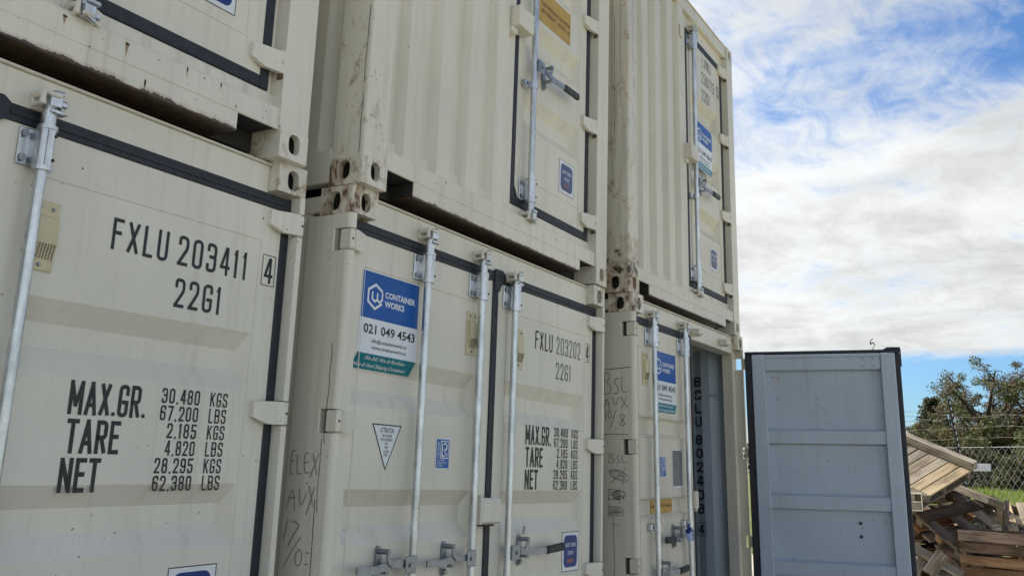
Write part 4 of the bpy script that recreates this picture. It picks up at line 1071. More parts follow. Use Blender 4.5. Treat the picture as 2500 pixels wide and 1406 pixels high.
scrawl(r2, 'crayon_writing', sc(FLEX, -0.222, -0.075, 1.412, 1.512)+sc(AUX, -0.220, -0.085, 1.286, 1.385)+sc(D17, -0.220, -0.075, 1.075, 1.250), PENCILF, side0, 0.0042)
scrawl(r2, 'paint_crack', [[(-0.052, 1.93), (-0.046, 1.88), (-0.052, 1.82), (-0.047, 1.76), (-0.054, 1.68), (-0.058, 1.58), (-0.050, 1.54)], [(-0.066, 1.56), (-0.064, 1.45), (-0.068, 1.36), (-0.06, 1.28)], [(-0.075, 1.33), (-0.072, 1.18), (-0.070, 1.05), (-0.072, 0.90)]], PENCIL, side0, 0.0035)
r2u = made['C2U'][0]
scrawl(r2u, 'paint_crack', [[(-0.022, 0.80), (-0.026, 0.68), (-0.024, 0.60), (-0.030, 0.52), (-0.026, 0.44)], [(-0.030, 0.40), (-0.024, 0.34), (-0.032, 0.28), (-0.026, 0.20), (-0.028, 0.13)], [(-0.030, 0.62), (-0.046, 0.60)], [(-0.028, 0.35), (-0.040, 0.33)]], PENCIL, side0, 0.0028)
r3u = made['C3U'][0]
scrawl(r3u, 'paint_crack', [[(-0.12, 2.40), (-0.118, 1.9), (-0.124, 1.2), (-0.115, 0.7)], [(-0.06, 2.40), (-0.055, 1.9), (-0.062, 1.6), (-0.058, 1.25)], [(-0.10, 1.9), (-0.105, 1.3), (-0.098, 0.9)]], PENCILF, side0, 0.003)

# ---- the open right door of the last container, grey lining towards the camera
ld3, P3 = made['C3L'][1], made['C3L'][2]
m = MB(); HX, HY = 2.424, 0.004
def dx(x): return x-HX
def dyy(y): return y-HY
m.add([], [], P3)
grooved(m, dx(1.225), dx(2.360), 0.155, 2.436, [(1.764, 0.064), (1.256, 0.060), (0.75, 0.060)], dx(1.32), dx(2.26), dyy(YD), 0.026, 0.020, P3)
i0 = dyy(YD+0.004)
for a, b in ((0.155, 0.690-0.0), (0.810, 1.196), (1.316, 1.700), (1.828, 2.436)):       # inner sheet between ribs
    m.add([(dx(1.225), i0, a), (dx(2.36), i0, a), (dx(2.36), i0, b), (dx(1.225), i0, b)], [(0, 1, 2, 3)], INTER)
for zc in (1.764, 1.256, 0.75):                          # backs of the pressings stand proud inside
    m.prism([(i0, zc-0.060), (i0+0.040, zc-0.054), (i0+0.040, zc+0.044), (i0, zc+0.064)], dx(1.327), dx(2.25), INTER, 'x')
m.box(dx(2.240), dx(2.345), i0+0.0005, dyy(0.106), 0.17, 2.428, INTER, 0.006)      # stiles
m.box(dx(1.236), dx(1.345), i0+0.0005, dyy(0.106), 0.17, 2.428, INTER, 0.006)
m.box(dx(1.3455), dx(2.2395), i0+0.0005, dyy(0.094), 2.296, 2.418, INTER, 0.005)       # top rail
m.box(dx(1.3455), dx(2.2395), dyy(0.0945), dyy(0.104), 2.400, 2.426, INTER, 0.003)
m.box(dx(1.3455), dx(2.2395), i0+0.0005, dyy(0.094), 0.17, 0.30, INTER, 0.005)
od = m.build('door', root := made['C3L'][0]); od.location = (HX, HY, 0); od.rotation_euler = (0, 0, R(101)); od['label'] = 'open door with blue-grey lining'
m = MB()
m.box(dx(2.346), dx(2.402), dyy(0.046), dyy(0.090), 0.16, 2.4275, RUB, 0.006)
m.box(dx(1.197), dx(2.402), dyy(0.046), dyy(0.088), 2.428, 2.456, RUB, 0.006)
m.box(dx(1.197), dx(1.2355), dyy(0.040), dyy(0.090), 0.16, 2.4277, RUB, 0.006)
m.prism([(dx(1.190), 2.456), (dx(1.190), 2.472), (dx(1.285), 2.474), (dx(1.32), 2.456)], dyy(0.046), dyy(0.086), RUB, 'y')
m.box(dx(1.187), dx(1.196), dyy(0.046), dyy(0.080), 2.32, 2.456, RUB, 0.004)
m.build('door_gasket', od)
for z in HZL:
    m = MB(); m.box(dx(2.345), dx(2.418), dyy(0.012), dyy(0.040), z-0.042, z+0.042, P3, 0.006)
    m.cyl((0, 0, z-0.046), (0, 0, z+0.046), 0.0155, P3, n=12); m.build('hinge', od)
m = MB()
for (xx, zz) in ((1.392, 2.385), (1.468, 2.385), (1.392, 2.325), (1.468, 2.325)): m.cyl((dx(xx), dyy(0.094), zz), (dx(xx), dyy(0.103), zz), 0.012, INTER, 0.009, n=10)
for (xx, zz) in ((1.475, 1.135), (1.385, 1.130)): m.cyl((dx(xx), i0, zz), (dx(xx), i0+0.009, zz), 0.012, INTER, 0.009, n=10)
for (xx, zz) in ((1.575, 1.105), (1.575, 1.005)): m.cyl((dx(xx), i0, zz), (dx(xx), i0+0.007, zz), 0.013, DARK, n=10)
for (xx, zz) in ((2.135, 2.242), (2.180, 2.245), (2.150, 2.065)): m.cyl((dx(xx), i0, zz), (dx(xx), i0+0.006, zz), 0.010, GALD, n=10)
m.build('bolt', od, 'stuff')
m = MB()
for a in range(3):
    for b in range(3): m.cyl((dx(2.138+0.020*a), i0, 2.215-0.024*b), (dx(2.138+0.020*a), i0+0.002, 2.215-0.024*b), 0.0062, PINK, n=8)
m.build('vent_holes', od, 'stuff')
# rods on the outer face of the open door
rodp = MB(); rodp.cyl((dx(1.40), dyy(0.005), 0.12), (dx(1.40), dyy(0.005), 2.43), 0.0175, GAL); rodp.build('locking_bar', od)
rodp = MB(); rodp.cyl((dx(2.02), dyy(0.005), 0.12), (dx(2.02), dyy(0.005), 2.43), 0.0175, GAL); rodp.build('locking_bar', od)
# keeper left on the header, number inside
m = MB()
for kx in (1.262, 1.95):
    m = MB(); m.box(kx-0.044, kx+0.046, YD-0.018, YD-0.0005, 2.462, 2.516, P3, 0.004); m.box(kx-0.05, kx-0.02, YD-0.075, YD-0.010, 2.466, 2.512, P3, 0.006); m.box(kx+0.02, kx+0.052, YD-0.062, YD-0.010, 2.464, 2.506, P3, 0.008); m.box(kx-0.03, kx+0.03, YD-0.08, YD-0.062, 2.474, 2.496, P3, 0.004); m.build('cam_keeper', root)
f = lambda u, v, l: (WID-0.012-0.036-0.003-0.0015-l, -u, v)
zz = 2.262
for wd_ in ('BSLU', '802408'):
    m = MB()
    for ch in wd_: word(m, ch, -0.424, -0.366, zz-0.082, zz, f, INK, 0.24); zz -= 0.1125
    zz -= 0.036
    m.build('number_marking', root, 'stuff')
m = MB(); word(m, '4', -0.420, -0.372, 0.968, 1.046, f, INK, 0.24); m.build('number_marking', root)
m = MB(); frame_rect(m, -0.432, -0.358, 0.955, 1.060, 0.004, f, INK, 0.0002); m.build('check_digit_frame', root)
m = MB(); m.box(WID-0.062, WID-0.050, 0.170, 0.40, 2.10, 2.112, INTER, 0.002); m.build('tie_bar', root)

# ---- padlock on the last closed door, wire on the open door
m = MB()
m.box(-0.026, 0.026, -0.014, 0.014, -0.060, 0.0, plain('pale_blue_lock', (0.42, 0.50, 0.80), 0.3, 0, 0.08, 30), 0.006)
m.tube([(-0.016, 0, -0.004), (-0.016, 0, 0.03)]+[(0.016*math.cos(R(a)), 0, 0.03+0.016*math.sin(R(a))) for a in range(180, -1, -30)]+[(0.016, 0, -0.004)], 0.0045, NAVY, 8)
m.box(-0.028, 0.028, -0.016, 0.016, -0.004, 0.020, NAVY, 0.005)
pl = m.build('padlock'); pl.matrix_world = cmat('C3L') @ Matrix.Translation((0.765, -0.055, 1.095)) @ Matrix.Rotation(R(-18), 4, 'Y')
tag(pl, 'small blue and white padlock hanging on the lock handle of the right end container', 'padlock')
m = MB()
pts = [(0.0, 0, 0.0), (0.014, 0, 0.012), (-0.012, 0, 0.006), (0.006, 0, 0.022), (0.020, 0, 0.040), (0.024, 0, 0.062), (0.012, 0, 0.082), (-0.006, 0, 0.074), (-0.014, 0, 0.060), (-0.020, 0.004, 0.078), (-0.012, 0.004, 0.110), (0.012, 0, 0.126)]
m.tube(pts, 0.0048, plain('dark_wire', (0.02, 0.022, 0.02), 0.6), 8, [.7, .7, .7, .7, .8, 1.0, 1.3, 1.6, 1.5, 1.3, 1.1, .9])
wr = m.build('wire_hook')
dirx = Vector((-math.cos(R(101)), -math.sin(R(101)), 0))
wl = Vector((HX, HY, 2.456))+dirx*(HX-1.395)+Vector((0, 0, 0)); nrm = Vector((-dirx.y, dirx.x, 0))
wr.matrix_world = cmat('C3L') @ Matrix.Translation(wl - nrm*0.06) @ Matrix.Rotation(R(101+180), 4, 'Z') @ Matrix.Scale(0.72, 4)
tag(wr, 'small dark twisted hook standing up on the top edge of the open grey door', 'hook')

# ------------------------------------------------------------------ ground
def sheet(name, x0, x1, y0, y1, z, mat, nx=2, ny=2, bumpz=0.0):
    vs = []; fs = []
    for i in range(nx+1):
        for j in range(ny+1): vs.append((x0+(x1-x0)*i/nx, y0+(y1-y0)*j/ny, z+random.uniform(-bumpz, bumpz)))
    for i in range(nx):
        for j in range(ny): a = i*(ny+1)+j; fs.append((a, a+ny+1, a+ny+2, a+1))
    mb = MB(); mb.add(vs, fs, mat); return mb.build(name, None, 'structure')
def groundmat(name, a, b, scale):
    m, t, bs = mat_base(name); tcx = t.nodes.new('ShaderNodeTexCoord'); o = tcx.outputs['Object']
    c = mixc(t, smooth(t, noise(t, o, scale, 8.0, 0.7), 0.35, 0.65), a, b); c = mixc(t, smooth(t, noise(t, o, 0.25, 4.0), 0.4, 0.65, 0, 0.5), c, tuple(x*0.6 for x in a))
    put(t, bs.inputs['Base Color'], c); bs.inputs['Roughness'].default_value = 0.95; bs.inputs['Specular IOR Level'].default_value = 0.15
    bn = t.nodes.new('ShaderNodeBump'); bn.inputs['Strength'].default_value = 0.6; bn.inputs['Distance'].default_value = 0.03
    put(t, bn.inputs['Height'], noise(t, o, scale*2.5, 6.0)); put(t, bs.inputs['Normal'], bn.outputs[0]); return m
sheet('ground', -900, 900, -900, 900, -0.02, groundmat('pasture', (0.075, 0.115, 0.028), (0.13, 0.17, 0.045), 1.2))
sheet('yard', -22, 17.6, -26, 30, 0.0, groundmat('gravel', (0.35, 0.33, 0.285), (0.49, 0.465, 0.405), 9.0))

def bank_z(x): t = min(1, max(0, (x-20)/30)); return 0.55*t*t*(3-2*t)
vs = []; fs = []
for i in range(33):
    x = 18.2+i*1.1 if i < 32 else 420
    for y in (-140, -40, 0, 60, 160): vs.append((x, y, bank_z(x)-0.012))
for i in range(32):
    for j in range(4): a = i*5+j; fs.append((a, a+5, a+6, a+1))
mb = MB(); mb.add(vs, fs, bpy.data.materials['pasture']); mb.build('grass_bank', None, 'structure')
# ------------------------------------------------------------------ pixel helpers: a point seen at (px,py) of the 2500 px picture, D metres away on the ground plan
def at(px, py, D):
    d = cf+(px-1250+33.724)/2298.33*cr-(py-703+125.033)/2298.33*cu
    return CAM+d*(D/math.hypot(d.x, d.y))
VA = at(2350, 1160, 1)-CAM; AW = Vector((VA.x, VA.y, 0)).normalized(); RT = Vector((AW.y, -AW.x, 0)); UP = Vector((0, 0, 1))
def loc3(v): return RT*v[0]+UP*v[1]+AW*v[2]

# ------------------------------------------------------------------ pallets and timber
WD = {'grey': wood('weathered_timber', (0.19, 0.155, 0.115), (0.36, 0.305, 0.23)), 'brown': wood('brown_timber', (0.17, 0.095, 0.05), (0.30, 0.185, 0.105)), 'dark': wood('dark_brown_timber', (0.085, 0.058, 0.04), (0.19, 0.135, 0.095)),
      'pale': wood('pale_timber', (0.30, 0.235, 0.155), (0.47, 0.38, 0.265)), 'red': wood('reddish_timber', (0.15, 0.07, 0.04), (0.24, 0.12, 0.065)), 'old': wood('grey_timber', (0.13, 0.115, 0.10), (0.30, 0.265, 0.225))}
_PK = {}
def plank_mesh(l, w, t, mat):
    key = (round(l, 3), round(w, 3), round(t, 3), mat)
    if key not in _PK:
        mb = MB(); mb.box(-l/2, l/2, -w/2, w/2, -t/2, t/2, WD[mat], 0.004)
        me = bpy.data.meshes.new('plank'); me.from_pydata(mb.v, [], mb.f); me.materials.append(WD[mat])
        bm = bmesh.new(); bm.from_mesh(me); bmesh.ops.recalc_face_normals(bm, faces=bm.faces); bm.to_mesh(me); bm.free(); _PK[key] = me
    return _PK[key]
def plank(parent, name, c, l, w, t, mat, along='x', jit=0.006):
    o = link(name, plank_mesh(l, w, t, mat), parent)
    o.location = Vector(c)+Vector((random.uniform(-jit, jit), random.uniform(-jit, jit), random.uniform(-.001, .001)))
    o.rotation_euler = (random.uniform(-.008, .008), 0, (PI/2 if along == 'y' else 0)+random.uniform(-.006, .006))
    return o
def frame_m(O, e1, e2):
    X = e1.normalized(); Z = e1.cross(e2).normalized(); Yv = Z.cross(X)
    Mx = Matrix((X, Yv, Z)).transposed().to_4x4(); Mx.translation = O; return Mx
G_PAL = 'wooden pallets thrown in a heap'
def pallet(Mx, L, Wd, nboards, bw, mats, label, nrails=3, under=True, fill=False, rail_h=0.09, boards_along='y', edge=None):
    """local x = along the rails (0..L), y = along deck boards (0..Wd), deck face at z=0, body below"""
    r = empty('pallet', Mx); tag(r, label, 'pallet', G_PAL)
    t = 0.020
    for i in range(nboards):
        x = bw/2+(L-bw)*i/(nboards-1)
        plank(r, 'plank', (x, Wd/2, -t/2), Wd, bw, t, random.choice(mats), 'y')
    for j in range(nrails):
        y = 0.035+(Wd-0.07)*j/(nrails-1); plank(r, 'bearer', (L/2, y, -t-rail_h/2-0.001), L, 0.055, rail_h, random.choice(mats), 'x', 0.002)
    if under:
        for i in (0, 1, 2):
            x = bw/2+(L-bw)*i/2; plank(r, 'plank', (x, Wd/2, -t-rail_h-t/2-0.002), Wd, bw, t, random.choice(mats), 'y')
    if edge: plank(r, 'bearer', edge[0], *edge[1:4], edge[4], edge[5])
    return r
# P1: the big close-boarded pallet on top, board face to the sky, heavy timber along its upper edge
e1 = loc3((0.93, -0.41, -0.55)); e2 = loc3((-0.60, -0.40, -0.716))
Lx, Wy = 1.55, 1.02
corner = at(2372, 1146, 13.0)
Mx1 = frame_m(corner, -e1, e2)
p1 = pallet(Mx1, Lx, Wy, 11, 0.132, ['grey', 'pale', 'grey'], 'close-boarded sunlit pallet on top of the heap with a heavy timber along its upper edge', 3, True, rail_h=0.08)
tb = plank(p1, 'edge_timber', (Lx/2, -0.03, 0.052), Lx+0.06, 0.085, 0.10, 'grey', 'x', 0.0)
# P2: open pallet, two thick boards across
e1 = loc3((0.80, 0.21, 0.75)); e2 = loc3((0.50, -0.42, -0.416))
O2 = at(2228, 1252, 12.6)+e1.normalized()*1.2
Mx2 = frame_m(O2, -e1, e2)
def open_pallet(Mx, a, b, lab):
    r = empty('pallet', Mx); tag(r, lab, 'pallet', G_PAL)
    for y in (0.09, 0.58): plank(r, 'plank', (0.58, y, 0.0), 1.20, 0.16, 0.035, a)
    for x in (0.06, 0.38, 0.70, 1.08): plank(r, 'plank', (x, 0.36, -0.034), 0.78, 0.15, 0.028, random.choice(b), 'y')
    for x in (0.10, 0.58, 1.06):
        for y in (0.06, 0.36, 0.66): plank(r, 'block', (x, y, -0.105), 0.14, 0.10, 0.105, random.choice(b))
    for y in (0.06, 0.25, 0.45, 0.68): plank(r, 'plank', (0.58, y, -0.175), 1.20, 0.14, 0.03, 'red' if y < 0.1 else 'dark')
    plank(r, 'plank', (0.0, 0.36, -0.175), 0.80, 0.10, 0.03, 'red', 'y')
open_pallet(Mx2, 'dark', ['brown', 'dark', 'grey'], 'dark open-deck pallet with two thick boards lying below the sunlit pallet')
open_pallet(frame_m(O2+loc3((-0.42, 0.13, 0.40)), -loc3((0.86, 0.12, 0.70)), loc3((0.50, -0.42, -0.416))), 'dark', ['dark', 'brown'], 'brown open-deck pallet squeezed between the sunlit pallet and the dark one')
# P3: pallet standing on edge, boards across, towards the camera
O3 = at(2341, 1292, 12.3)
e1 = loc3((1.0, -0.035, 0.10)); e2 = loc3((0.125, -1.0, -0.25))
r = empty('pallet', frame_m(O3, e1, e2)); tag(r, 'brown slatted pallet standing on edge at the front right of the heap', 'pallet', G_PAL)
zs_ = 0.0
for k in range(8):
    plank(r, 'plank', (0.60, 0.055+k*0.134, 0.0), 1.22, 0.105 if k % 3 else 0.118, 0.020, random.choice(['brown', 'brown', 'grey']), 'x', 0.004)
for x in (0.03, 0.60, 1.17): plank(r, 'bearer', (x, 0.53, 0.055), 1.08, 0.05, 0.085, 'brown', 'y')
for x in (0.06, 0.60, 1.14): plank(r, 'plank', (x, 0.53, 0.110), 1.08, 0.10, 0.020, 'brown', 'y')
for k in range(3): plank(r, 'plank', (0.60, 0.10+k*0.42, 0.131), 1.2, 0.10, 0.02, 'brown', 'x')
# P4: pale slatted pallet lying flat behind it, sun along the slats
O4 = at(2385, 1292, 12.75)
e1 = loc3((1.0, 0.02, 0.02)); e2 = loc3((0.30, 0.27, 0.94))
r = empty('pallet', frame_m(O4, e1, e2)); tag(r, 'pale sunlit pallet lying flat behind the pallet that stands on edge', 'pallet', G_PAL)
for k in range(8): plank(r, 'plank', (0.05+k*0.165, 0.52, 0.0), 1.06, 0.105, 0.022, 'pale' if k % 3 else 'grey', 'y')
for y in (0.05, 0.52, 1.0): plank(r, 'bearer', (0.62, y, -0.062), 1.26, 0.05, 0.09, 'grey')
for y in (0.05, 0.52, 1.0): plank(r, 'plank', (0.62, y, -0.12), 1.26, 0.1, 0.02, 'grey')
# the stacks below that carry the heap
ORD = ('lowest', 'second from the ground', 'third from the ground', 'fourth from the ground', 'fifth from the ground', 'sixth from the ground', 'seventh from the ground', 'eighth from the ground', 'ninth from the ground')
def stack(x, y, z0, n, rot, mats, lab):
    for k in range(n):
        Mx = Matrix.Translation((x, y, z0+0.145*(k+1))) @ Matrix.Rotation(rot+random.uniform(-.05, .05), 4, 'Z') @ Matrix.Translation((-0.6, -0.5, 0))
        pallet(Mx, 1.2, 1.0, 6, 0.11, mats, lab+', '+ORD[k])
b1 = at(2290, 1400, 12.9); b2 = at(2440, 1400, 13.4); b3 = at(2150, 1400, 13.8)
b1 = at(2275, 1400, 14.1); b2 = at(2400, 1400, 14.4)
stack(b1.x, b1.y, 0.0, 6, 0.3, ['brown', 'old'], 'dark pallet in the low stack under the heap, left side')
stack(b2.x, b2.y, 0.0, 6, -0.1, ['brown', 'grey'], 'brown pallet in the low stack under the heap, right side')
stack(b3.x, b3.y, 0.0, 6, 0.15, ['brown', 'grey'], 'pallet in the stack behind the open grey door')
# loose timber
def loose(name, pa, pb, w, t, mat, label, cat='plank', roll=0.0):
    d = pb-pa; X = d.normalized(); up = Vector((0, 0, 1)); Yv = up.cross(X).normalized(); Z = X.cross(Yv)
    Mx = Matrix((X, Yv, Z)).transposed().to_4x4() @ Matrix.Rotation(roll, 4, 'X'); Mx.translation = (pa+pb)/2
    o = link(name, plank_mesh(d.length, w, t, mat)); o.matrix_world = Mx; tag(o, label, cat); return o
loose('timber_beam', at(2322, 1184, 13.5), at(2452, 1236, 12.9), 0.05, 0.085, 'grey', 'brown square beam sloping down right from under the sunlit pallet', 'beam')
loose('timber_post', at(2442, 1290, 12.95), at(2440, 1230, 12.95), 0.05, 0.06, 'pale', 'pale short timber upright with a sunlit edge at the end of the sloping beam', 'post')
loose('timber_post', at(2457, 1292, 13.0), at(2457, 1219, 13.0), 0.095, 0.06, 'old', 'grey flat short timber upright just right of the pale one', 'post')
loose('plank', at(2215, 1196, 12.5), at(2259, 1218, 12.3), 0.16, 0.075, 'grey', 'short thick board end sticking out beside the open grey door', 'plank')
loose('plank', at(2226, 1334, 11.9), at(2350, 1404, 11.9), 0.10, 0.04, 'old', 'long grey board sloping down under the heap, nearest the grey door', 'plank', 0.9)
loose('plank', at(2268, 1400, 11.75), at(2302, 1350, 11.75), 0.13, 0.05, 'old', 'short pale-grey board crossing the long grey board', 'plank', 1.2)
loose('plank', at(2230, 1412, 11.8), at(2248, 1362, 11.9), 0.10, 0.03, 'old', 'small pale board end at the foot of the open grey door', 'plank', 1.2)
loose('plank', at(2230, 1368, 12.0), at(2330, 1420, 12.0), 0.09, 0.05, 'old', 'dark grey board under the long sloping grey board', 'plank', 0.8)
loose('plank', at(2290, 1352, 12.5), at(2362, 1362, 12.5), 0.10, 0.14, 'red', 'reddish thick board low in the heap left of the standing pallet', 'plank')
m = MB(); c0 = at(2231, 1224, 12.25)
def cb(a, b, c, d, e, f, mt): m.box(a, b, c, d, e, f, mt, 0.004)
pcm = plain('cream_plastic', (0.55, 0.53, 0.46), 0.5)
cb(-.09, .09, -.06, .06, .085, .10, pcm); cb(-.09, .09, -.06, .06, -.10, -.085, pcm); cb(.078, .09, -.06, .06, -.085, .085, pcm); cb(-.09, -.078, -.06, .06, -.085, .085, pcm); cb(-.078, .078, .05, .06, -.085, .085, pcm); cb(-.078, .078, -.05, .05, -.006, .006, pcm)
bx = m.build('plastic_crate'); bx.matrix_world = Matrix.Translation(c0) @ Matrix.Rotation(-PI/2+0.15, 4, 'Z')
tag(bx, 'small cream open plastic box wedged between the pallets and the grey door', 'box')

# ------------------------------------------------------------------ chain-link fence
DF = 17.0
fa = at(2150, 1100, DF+1.5); fb = at(2900, 1100, DF-3.5)
fd = Vector((fb.x-fa.x, fb.y-fa.y, 0)); fl = fd.length; fd.normalize()
fence = empty('chain_link_fence', Matrix.Translation((fa.x, fa.y, 0))); tag(fence, 'chain-link wire fence behind the pallet heap, trees beyond', 'fence')
WIRE = plain('fence_wire', (0.30, 0.31, 0.32), 0.4, 0.6)
m = MB(); mesh_h = 1.88; z_b = 0.05; st = 0.145; rw = 0.0021
nn = int((fl+mesh_h)/st)
for i in range(-int(mesh_h/st)-1, nn):
    for s in (1, -1):
        u0 = i*st if s > 0 else i*st+mesh_h; pts = []
        segs = 26
        a0, a1 = 0.0, 1.0
        vs = []
        pl_ = []
        for k in range(segs+1):
            t = k/segs; u = u0+s*t*mesh_h; z = z_b+t*mesh_h
            if 0 <= u <= fl: pl_.append((u, z, k))
        if len(pl_) < 2: continue
        p3 = [fd*u+Vector((0, 0, z))+Vector((fd.y, -fd.x, 0))*(0.006 if k % 2 else -0.006) for u, z, k in pl_]
        m.tube(p3, rw, WIRE, 3)
m.build('wire_mesh', fence, 'stuff')
m = MB()
for z in (z_b+0.01, 1.0, z_b+mesh_h):
    m.tube([fd*(fl*k/20)+Vector((0, 0, z)) for k in range(21)], 0.003, WIRE, 4)
for z in (2.06, 2.22, 2.38):
    m.tube([fd*(fl*k/40)+Vector((0, 0, z+0.01*math.sin(k))) for k in range(41)], 0.0025, plain('barbed_wire', (0.12, 0.115, 0.11), 0.6, 0.5), 4)
m.build('strand', fence, 'stuff')
def post(u, lean, ht, dashes):
    pm = MB(); base = fd*u
    top = base+loc3((lean, 0, 0))+Vector((0, 0, ht))
    X = RT; ax = (top-base).normalized(); Yv = ax.cross(X).normalized(); X = Yv.cross(ax)
    Mx = Matrix((X, Yv, ax)).transposed().to_4x4(); Mx.translation = base
    STL = plain('dark_fence_steel', (0.035, 0.034, 0.034), 0.6)
    Lp = (top-base).length
    pm.box(-0.022, 0.022, -0.006, 0.006, 0, Lp, STL, 0.002, Mx); pm.box(-0.028, -0.018, -0.045, 0.006, 0, Lp, STL, 0.002, Mx)
    pm.build('post', fence)
    if dashes:
        dm = MB(); z = 0.75
        while z < Lp-0.06: dm.box(0.0, 0.014, -0.0085, -0.0062, z, z+0.045, WHT, 0.001, Mx); z += 0.092
        dm.build('slot_marks', fence, 'stuff')
pp = at(2430, 1255, DF-0.5); u_p = (Vector((pp.x-fa.x, pp.y-fa.y, 0))).dot(fd)
post(u_p, -0.30, 2.66, True)
for du in (-3.2, 3.0, 6.0):
    if 0 < u_p+du < fl: post(u_p+du, 0.0, 2.5, False)
m = MB(); c0 = at(2388, 1140, DF-0.65)
for k in range(9): m.box(-0.17+k*0.038, -0.17+k*0.038+0.030, -0.006-0.006*(k % 2), 0.0, -0.055, 0.055, WHT, 0.002)
m.box(-0.17, 0.17, 0.0005, 0.004, -0.055, 0.055, WHT, 0.001)
sg = m.build('fence_plate'); sg.matrix_world = Matrix.Translation(c0) @ Matrix((RT, AW, UP)).transposed().to_4x4(); tag(sg, 'small white ribbed plate fixed to the fence left of the dark post', 'sign')

# ------------------------------------------------------------------ grass, bank, trees
def grass_patch():
    mb = MB(); g1 = leafmat('grass_blade', ((0.15, 0.22, 0.035), (0.19, 0.26, 0.05), (0.2, 0.26, 0.05))); g2 = leafmat('dry_grass_blade', ((0.25, 0.28, 0.07), (0.29, 0.30, 0.09), (0.3, 0.3, 0.1)))
    rnd = random.Random(5)
    for k in range(26000):
        D = 18.5+52*rnd.random()**1.5; px = rnd.uniform(2180, 2620)
        d = cf+(px-1250+33.724)/2298.33*cr-(1200-703+125)/2298.33*cu; h = math.hypot(d.x, d.y)
        x, y = CAM.x+d.x/h*D, CAM.y+d.y/h*D
        hh = rnd.uniform(0.08, 0.30)*(0.6+D/45); a = rnd.uniform(0, PI); w = 0.012*(0.5+D/14); lx, ly = rnd.uniform(-.12, .12), rnd.uniform(-.12, .12)
        z = bank_z(x)-0.02; mb.add([(x-w*math.cos(a), y-w*math.sin(a), z), (x+w*math.cos(a), y+w*math.sin(a), z), (x+lx, y+ly, z+hh)], [(0, 1, 2)], g1 if rnd.random() < .65 else g2)
    return mb.build('grass', None, 'stuff')
grass_patch()
BARK = plain('bark', (0.085, 0.065, 0.05), 0.9, 0, 0.35, 3.0)
def leaves(mb, cent, rad, n, size, mat, rnd, shade, flat=1.0):
    for _ in range(n):
        while True:
            v = Vector((rnd.uniform(-1, 1), rnd.uniform(-1, 1), rnd.uniform(-1, 1)))
            if 0.15 < v.length < 1: break
        v *= 0.55+0.45*rnd.random()
        p = cent+Vector((v.x*rad, v.y*rad, v.z*rad*flat))
        a = Vector((rnd.gauss(0, 1), rnd.gauss(0, 1), rnd.gauss(0, 1))).normalized(); b = a.orthogonal().normalized()
        s = size*rnd.uniform(0.6, 1.4)
        mb.add([p-a*s, p+b*s*0.55, p+a*s, p-b*s*0.55], [(0, 1, 2, 3)], mat); shade += [rnd.random()]
def shade_attr(o, shade):
    at_ = o.data.attributes.new('shade', 'FLOAT', 'FACE'); at_.data.foreach_set('value', shade)
def tree(base, H, spread, label, mats, n_limb=9, leaf=0.16, per=70, seed=1, trunk_r=0.25, crown_from=0.35, sub=6, gap=0.5, group='trees and shrubs beyond the fence', name='tree', csize=0.16, flat=0.8, cat='tree'):
    rnd = random.Random(seed); r = empty(name, Matrix.Translation(base)); tag(r, label, cat, group)
    tm = MB(); top = Vector((rnd.uniform(-.3, .3), rnd.uniform(-.3, .3), H*0.62))
    pts = [Vector((0, 0, -0.1))]+[top*t+Vector((rnd.uniform(-.12, .12), rnd.uniform(-.12, .12), 0)) for t in (0.25, 0.5, 0.75, 1.0)]
    tm.tube(pts, trunk_r, BARK, 9, [1.25, 1, .8, .6, .4])
    clumps = []; lm = MB()
    for k in range(n_limb):
        t = crown_from+(1-crown_from)*k/max(1, n_limb-1)*0.9; s = top*t
        az = k*2.4+rnd.uniform(-.5, .5); rad = spread*rnd.uniform(0.6, 1.0)*(1-0.35*abs(t-0.55))
        zz = H*min(0.97, crown_from+(1-crown_from)*(k+0.7)/n_limb+rnd.uniform(-.05, .08))
        e = Vector((math.cos(az)*rad, math.sin(az)*rad, zz))
        mid = s.lerp(e, 0.5)+Vector((0, 0, -0.04*H+rnd.uniform(-.2, .3)))
        lm.tube([s, s.lerp(mid, .6), mid, mid.lerp(e, .55), e], trunk_r*0.42, BARK, 6, [1, .8, .6, .4, .2])
        for q in range(sub):
            f = rnd.uniform(0.35, 1.1); c = mid.lerp(e, f)+Vector((rnd.gauss(0, 1)*spread*0.20, rnd.gauss(0, 1)*spread*0.20, rnd.gauss(0, 1)*H*0.055))
            lm.tube([mid.lerp(e, min(1, f*0.8)), mid.lerp(e, f).lerp(c, .6), c], trunk_r*0.14, BARK, 4, [1, .6, .3]); clumps.append(c)
    tm.build('trunk', r); lm.build('limb', r, 'stuff')
    cm = MB(); shade = []
    for c in clumps: leaves(cm, c, H*csize*rnd.uniform(.6, 1.15), per, leaf, mats[rnd.randrange(len(mats))], rnd, shade, flat)
    o = cm.build('crown', r, 'stuff'); shade_attr(o, shade)
    return r
LF1 = leafmat('olive_leaves', ((0.075, 0.082, 0.028), (0.11, 0.105, 0.04), (0.145, 0.125, 0.055)))
LF2 = leafmat('russet_leaves', ((0.115, 0.085, 0.036), (0.14, 0.10, 0.045), (0.17, 0.125, 0.06)))
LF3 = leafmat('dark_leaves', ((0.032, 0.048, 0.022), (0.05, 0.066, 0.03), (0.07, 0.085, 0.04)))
LF4 = leafmat('bright_leaves', ((0.075, 0.10, 0.022), (0.105, 0.125, 0.032), (0.14, 0.155, 0.045)))
def gp(px, D): p = at(px, 1200, D); return Vector((p.x, p.y, bank_z(p.x)))
tree(gp(2425, 62), 7.0, 3.0, 'large spreading olive-green tree with open crown behind the fence post', [LF1, LF1, LF4, LF2], 18, 0.062, 150, 3, 0.34, 0.32, 7, csize=0.085)
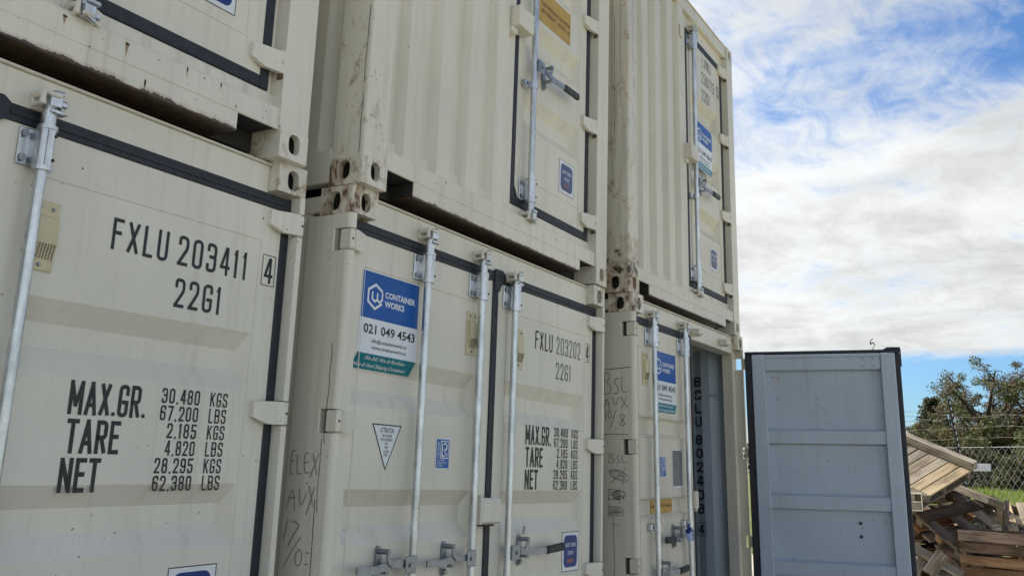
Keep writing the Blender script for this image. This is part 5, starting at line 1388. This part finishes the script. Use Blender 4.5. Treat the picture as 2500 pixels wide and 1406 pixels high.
tree(gp(2335, 58), 4.9, 1.9, 'thin russet and olive tree left of the large spreading tree', [LF4, LF2, LF1], 10, 0.058, 105, 5, 0.16, 0.22, 6, csize=0.095)
tree(gp(2300, 68), 4.0, 1.9, 'brownish bushy shrub behind the pallets below the dark conifer', [LF2, LF1, LF4], 8, 0.08, 110, 8, 0.15, 0.10, 6, csize=0.15)
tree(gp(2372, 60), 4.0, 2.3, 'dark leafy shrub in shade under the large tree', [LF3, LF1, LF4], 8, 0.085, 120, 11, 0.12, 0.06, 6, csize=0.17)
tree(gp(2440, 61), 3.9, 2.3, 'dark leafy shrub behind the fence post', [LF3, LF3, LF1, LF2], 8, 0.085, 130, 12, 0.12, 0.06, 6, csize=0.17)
tree(gp(2484, 54), 3.2, 1.7, 'bright green leafy bush at the right edge of the picture', [LF4, LF1], 8, 0.06, 260, 14, 0.10, 0.05, 6, csize=0.16)
tree(gp(2550, 62), 7.0, 2.6, 'tall tree cut by the right edge of the picture', [LF1, LF2, LF3], 12, 0.065, 220, 17, 0.28, 0.22, 6, csize=0.12)
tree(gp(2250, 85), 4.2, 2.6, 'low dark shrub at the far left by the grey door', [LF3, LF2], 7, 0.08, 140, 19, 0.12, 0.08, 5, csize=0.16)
# conifer with tiers of upswept branches
def conifer(base, H, label):
    r = empty('conifer_tree', Matrix.Translation(base)); tag(r, label, 'tree', 'trees and shrubs beyond the fence'); rnd = random.Random(4)
    tm = MB(); tm.tube([(0, 0, 0), (0.05, 0, H*.5), (0, 0, H)], 0.16, BARK, 8, [1.2, .7, .2]); tm.build('trunk', r)
    cm = MB(); shade = []
    for k in range(15):
        z = H*(0.35+0.64*k/14); L = 1.9*(1-0.75*k/14)
        for a in range(6):
            az = a*PI/3+k*0.5+rnd.uniform(-.2, .2); e = Vector((math.cos(az)*L, math.sin(az)*L, z+0.35*L+rnd.uniform(-.1, .1)))
            cm.tube([Vector((0, 0, z)), Vector((0, 0, z)).lerp(e, .5)+Vector((0, 0, -.12)), e], 0.02, LF3, 4); shade += [0.2]*(4*2+2)
            for q in range(5): leaves(cm, Vector((0, 0, z)).lerp(e, 0.3+0.17*q), 0.26, 10, 0.12, LF3, rnd, shade, 0.7)
    o = cm.build('crown', r, 'stuff'); shade_attr(o, shade)
conifer(gp(2290, 76), 6.2, 'dark tiered conifer standing above the brown shrub near the open grey door')
# far hedge and hills behind
hm = MB(); sh = []; rnd = random.Random(9)
for k in range(150):
    px = 2190+k*3.2; D = 66+rnd.uniform(-2, 6); p = gp(px, D)+Vector((0, 0, rnd.uniform(0.3, 1.5)))
    leaves(hm, p, 0.95, 55, 0.20, LF3, rnd, sh, 0.9)
o = hm.build('hedge'); shade_attr(o, sh); tag(o, 'dark hedge running along the far side of the grass', 'hedge')
bk = MB(); sh = []
for k in range(260):
    p = Vector((CAM.x, CAM.y, 0))+Matrix.Rotation(R(-6+k*0.24-20), 3, 'Z') @ (AW*rnd.uniform(240, 280))+Vector((0, 0, rnd.uniform(0, 5.5)))
    leaves(bk, p, 3.2, 40, 0.9, LF3, rnd, sh, 1.0)
o = bk.build('far_trees', None, 'stuff'); shade_attr(o, sh)

# power lines far off
CB = plain('cable', (0.16, 0.20, 0.24), 0.6)
pA = at(1960, 1075, 125); pB = at(2720, 1100, 125)
def utility_pole(p, h, lab):
    r = empty('power_pole', Matrix.Translation((p.x, p.y, 0))); tag(r, lab, 'pole', 'power poles far off')
    q = MB(); q.cyl((0, 0, -.2), (0, 0, h), 0.16, BARK, 0.11, 10); q.build('pole', r)
    q = MB()
    for k in range(5): q.box(-0.9, 0.9, -0.06, 0.06, h-0.35-0.62*k, h-0.25-0.62*k, BARK, 0.01)
    q.build('cross_arm', r)
zt_ = at(2250, 1003, 125).z; zb2 = at(2250, 1051, 125).z
utility_pole(pA, zt_+0.9, 'far power pole hidden behind the open door'); utility_pole(pB, zt_+0.9, 'far power pole beyond the right edge of the picture')
for k in range(5):
    z = zt_+(zb2-zt_)*k/4; m = MB()
    m.tube([Vector((pA.x, pA.y, 0)).lerp(Vector((pB.x, pB.y, 0)), t/24)+Vector((0, 0, z+0.4*((t/24-.5)**2*4-0.4))) for t in range(25)], 0.022, CB, 4)
    o = m.build('power_line'); tag(o, 'thin overhead power line left of the conifer, '+('topmost', 'second from top', 'middle one', 'second lowest', 'lowest')[k], 'cable', 'overhead power lines')
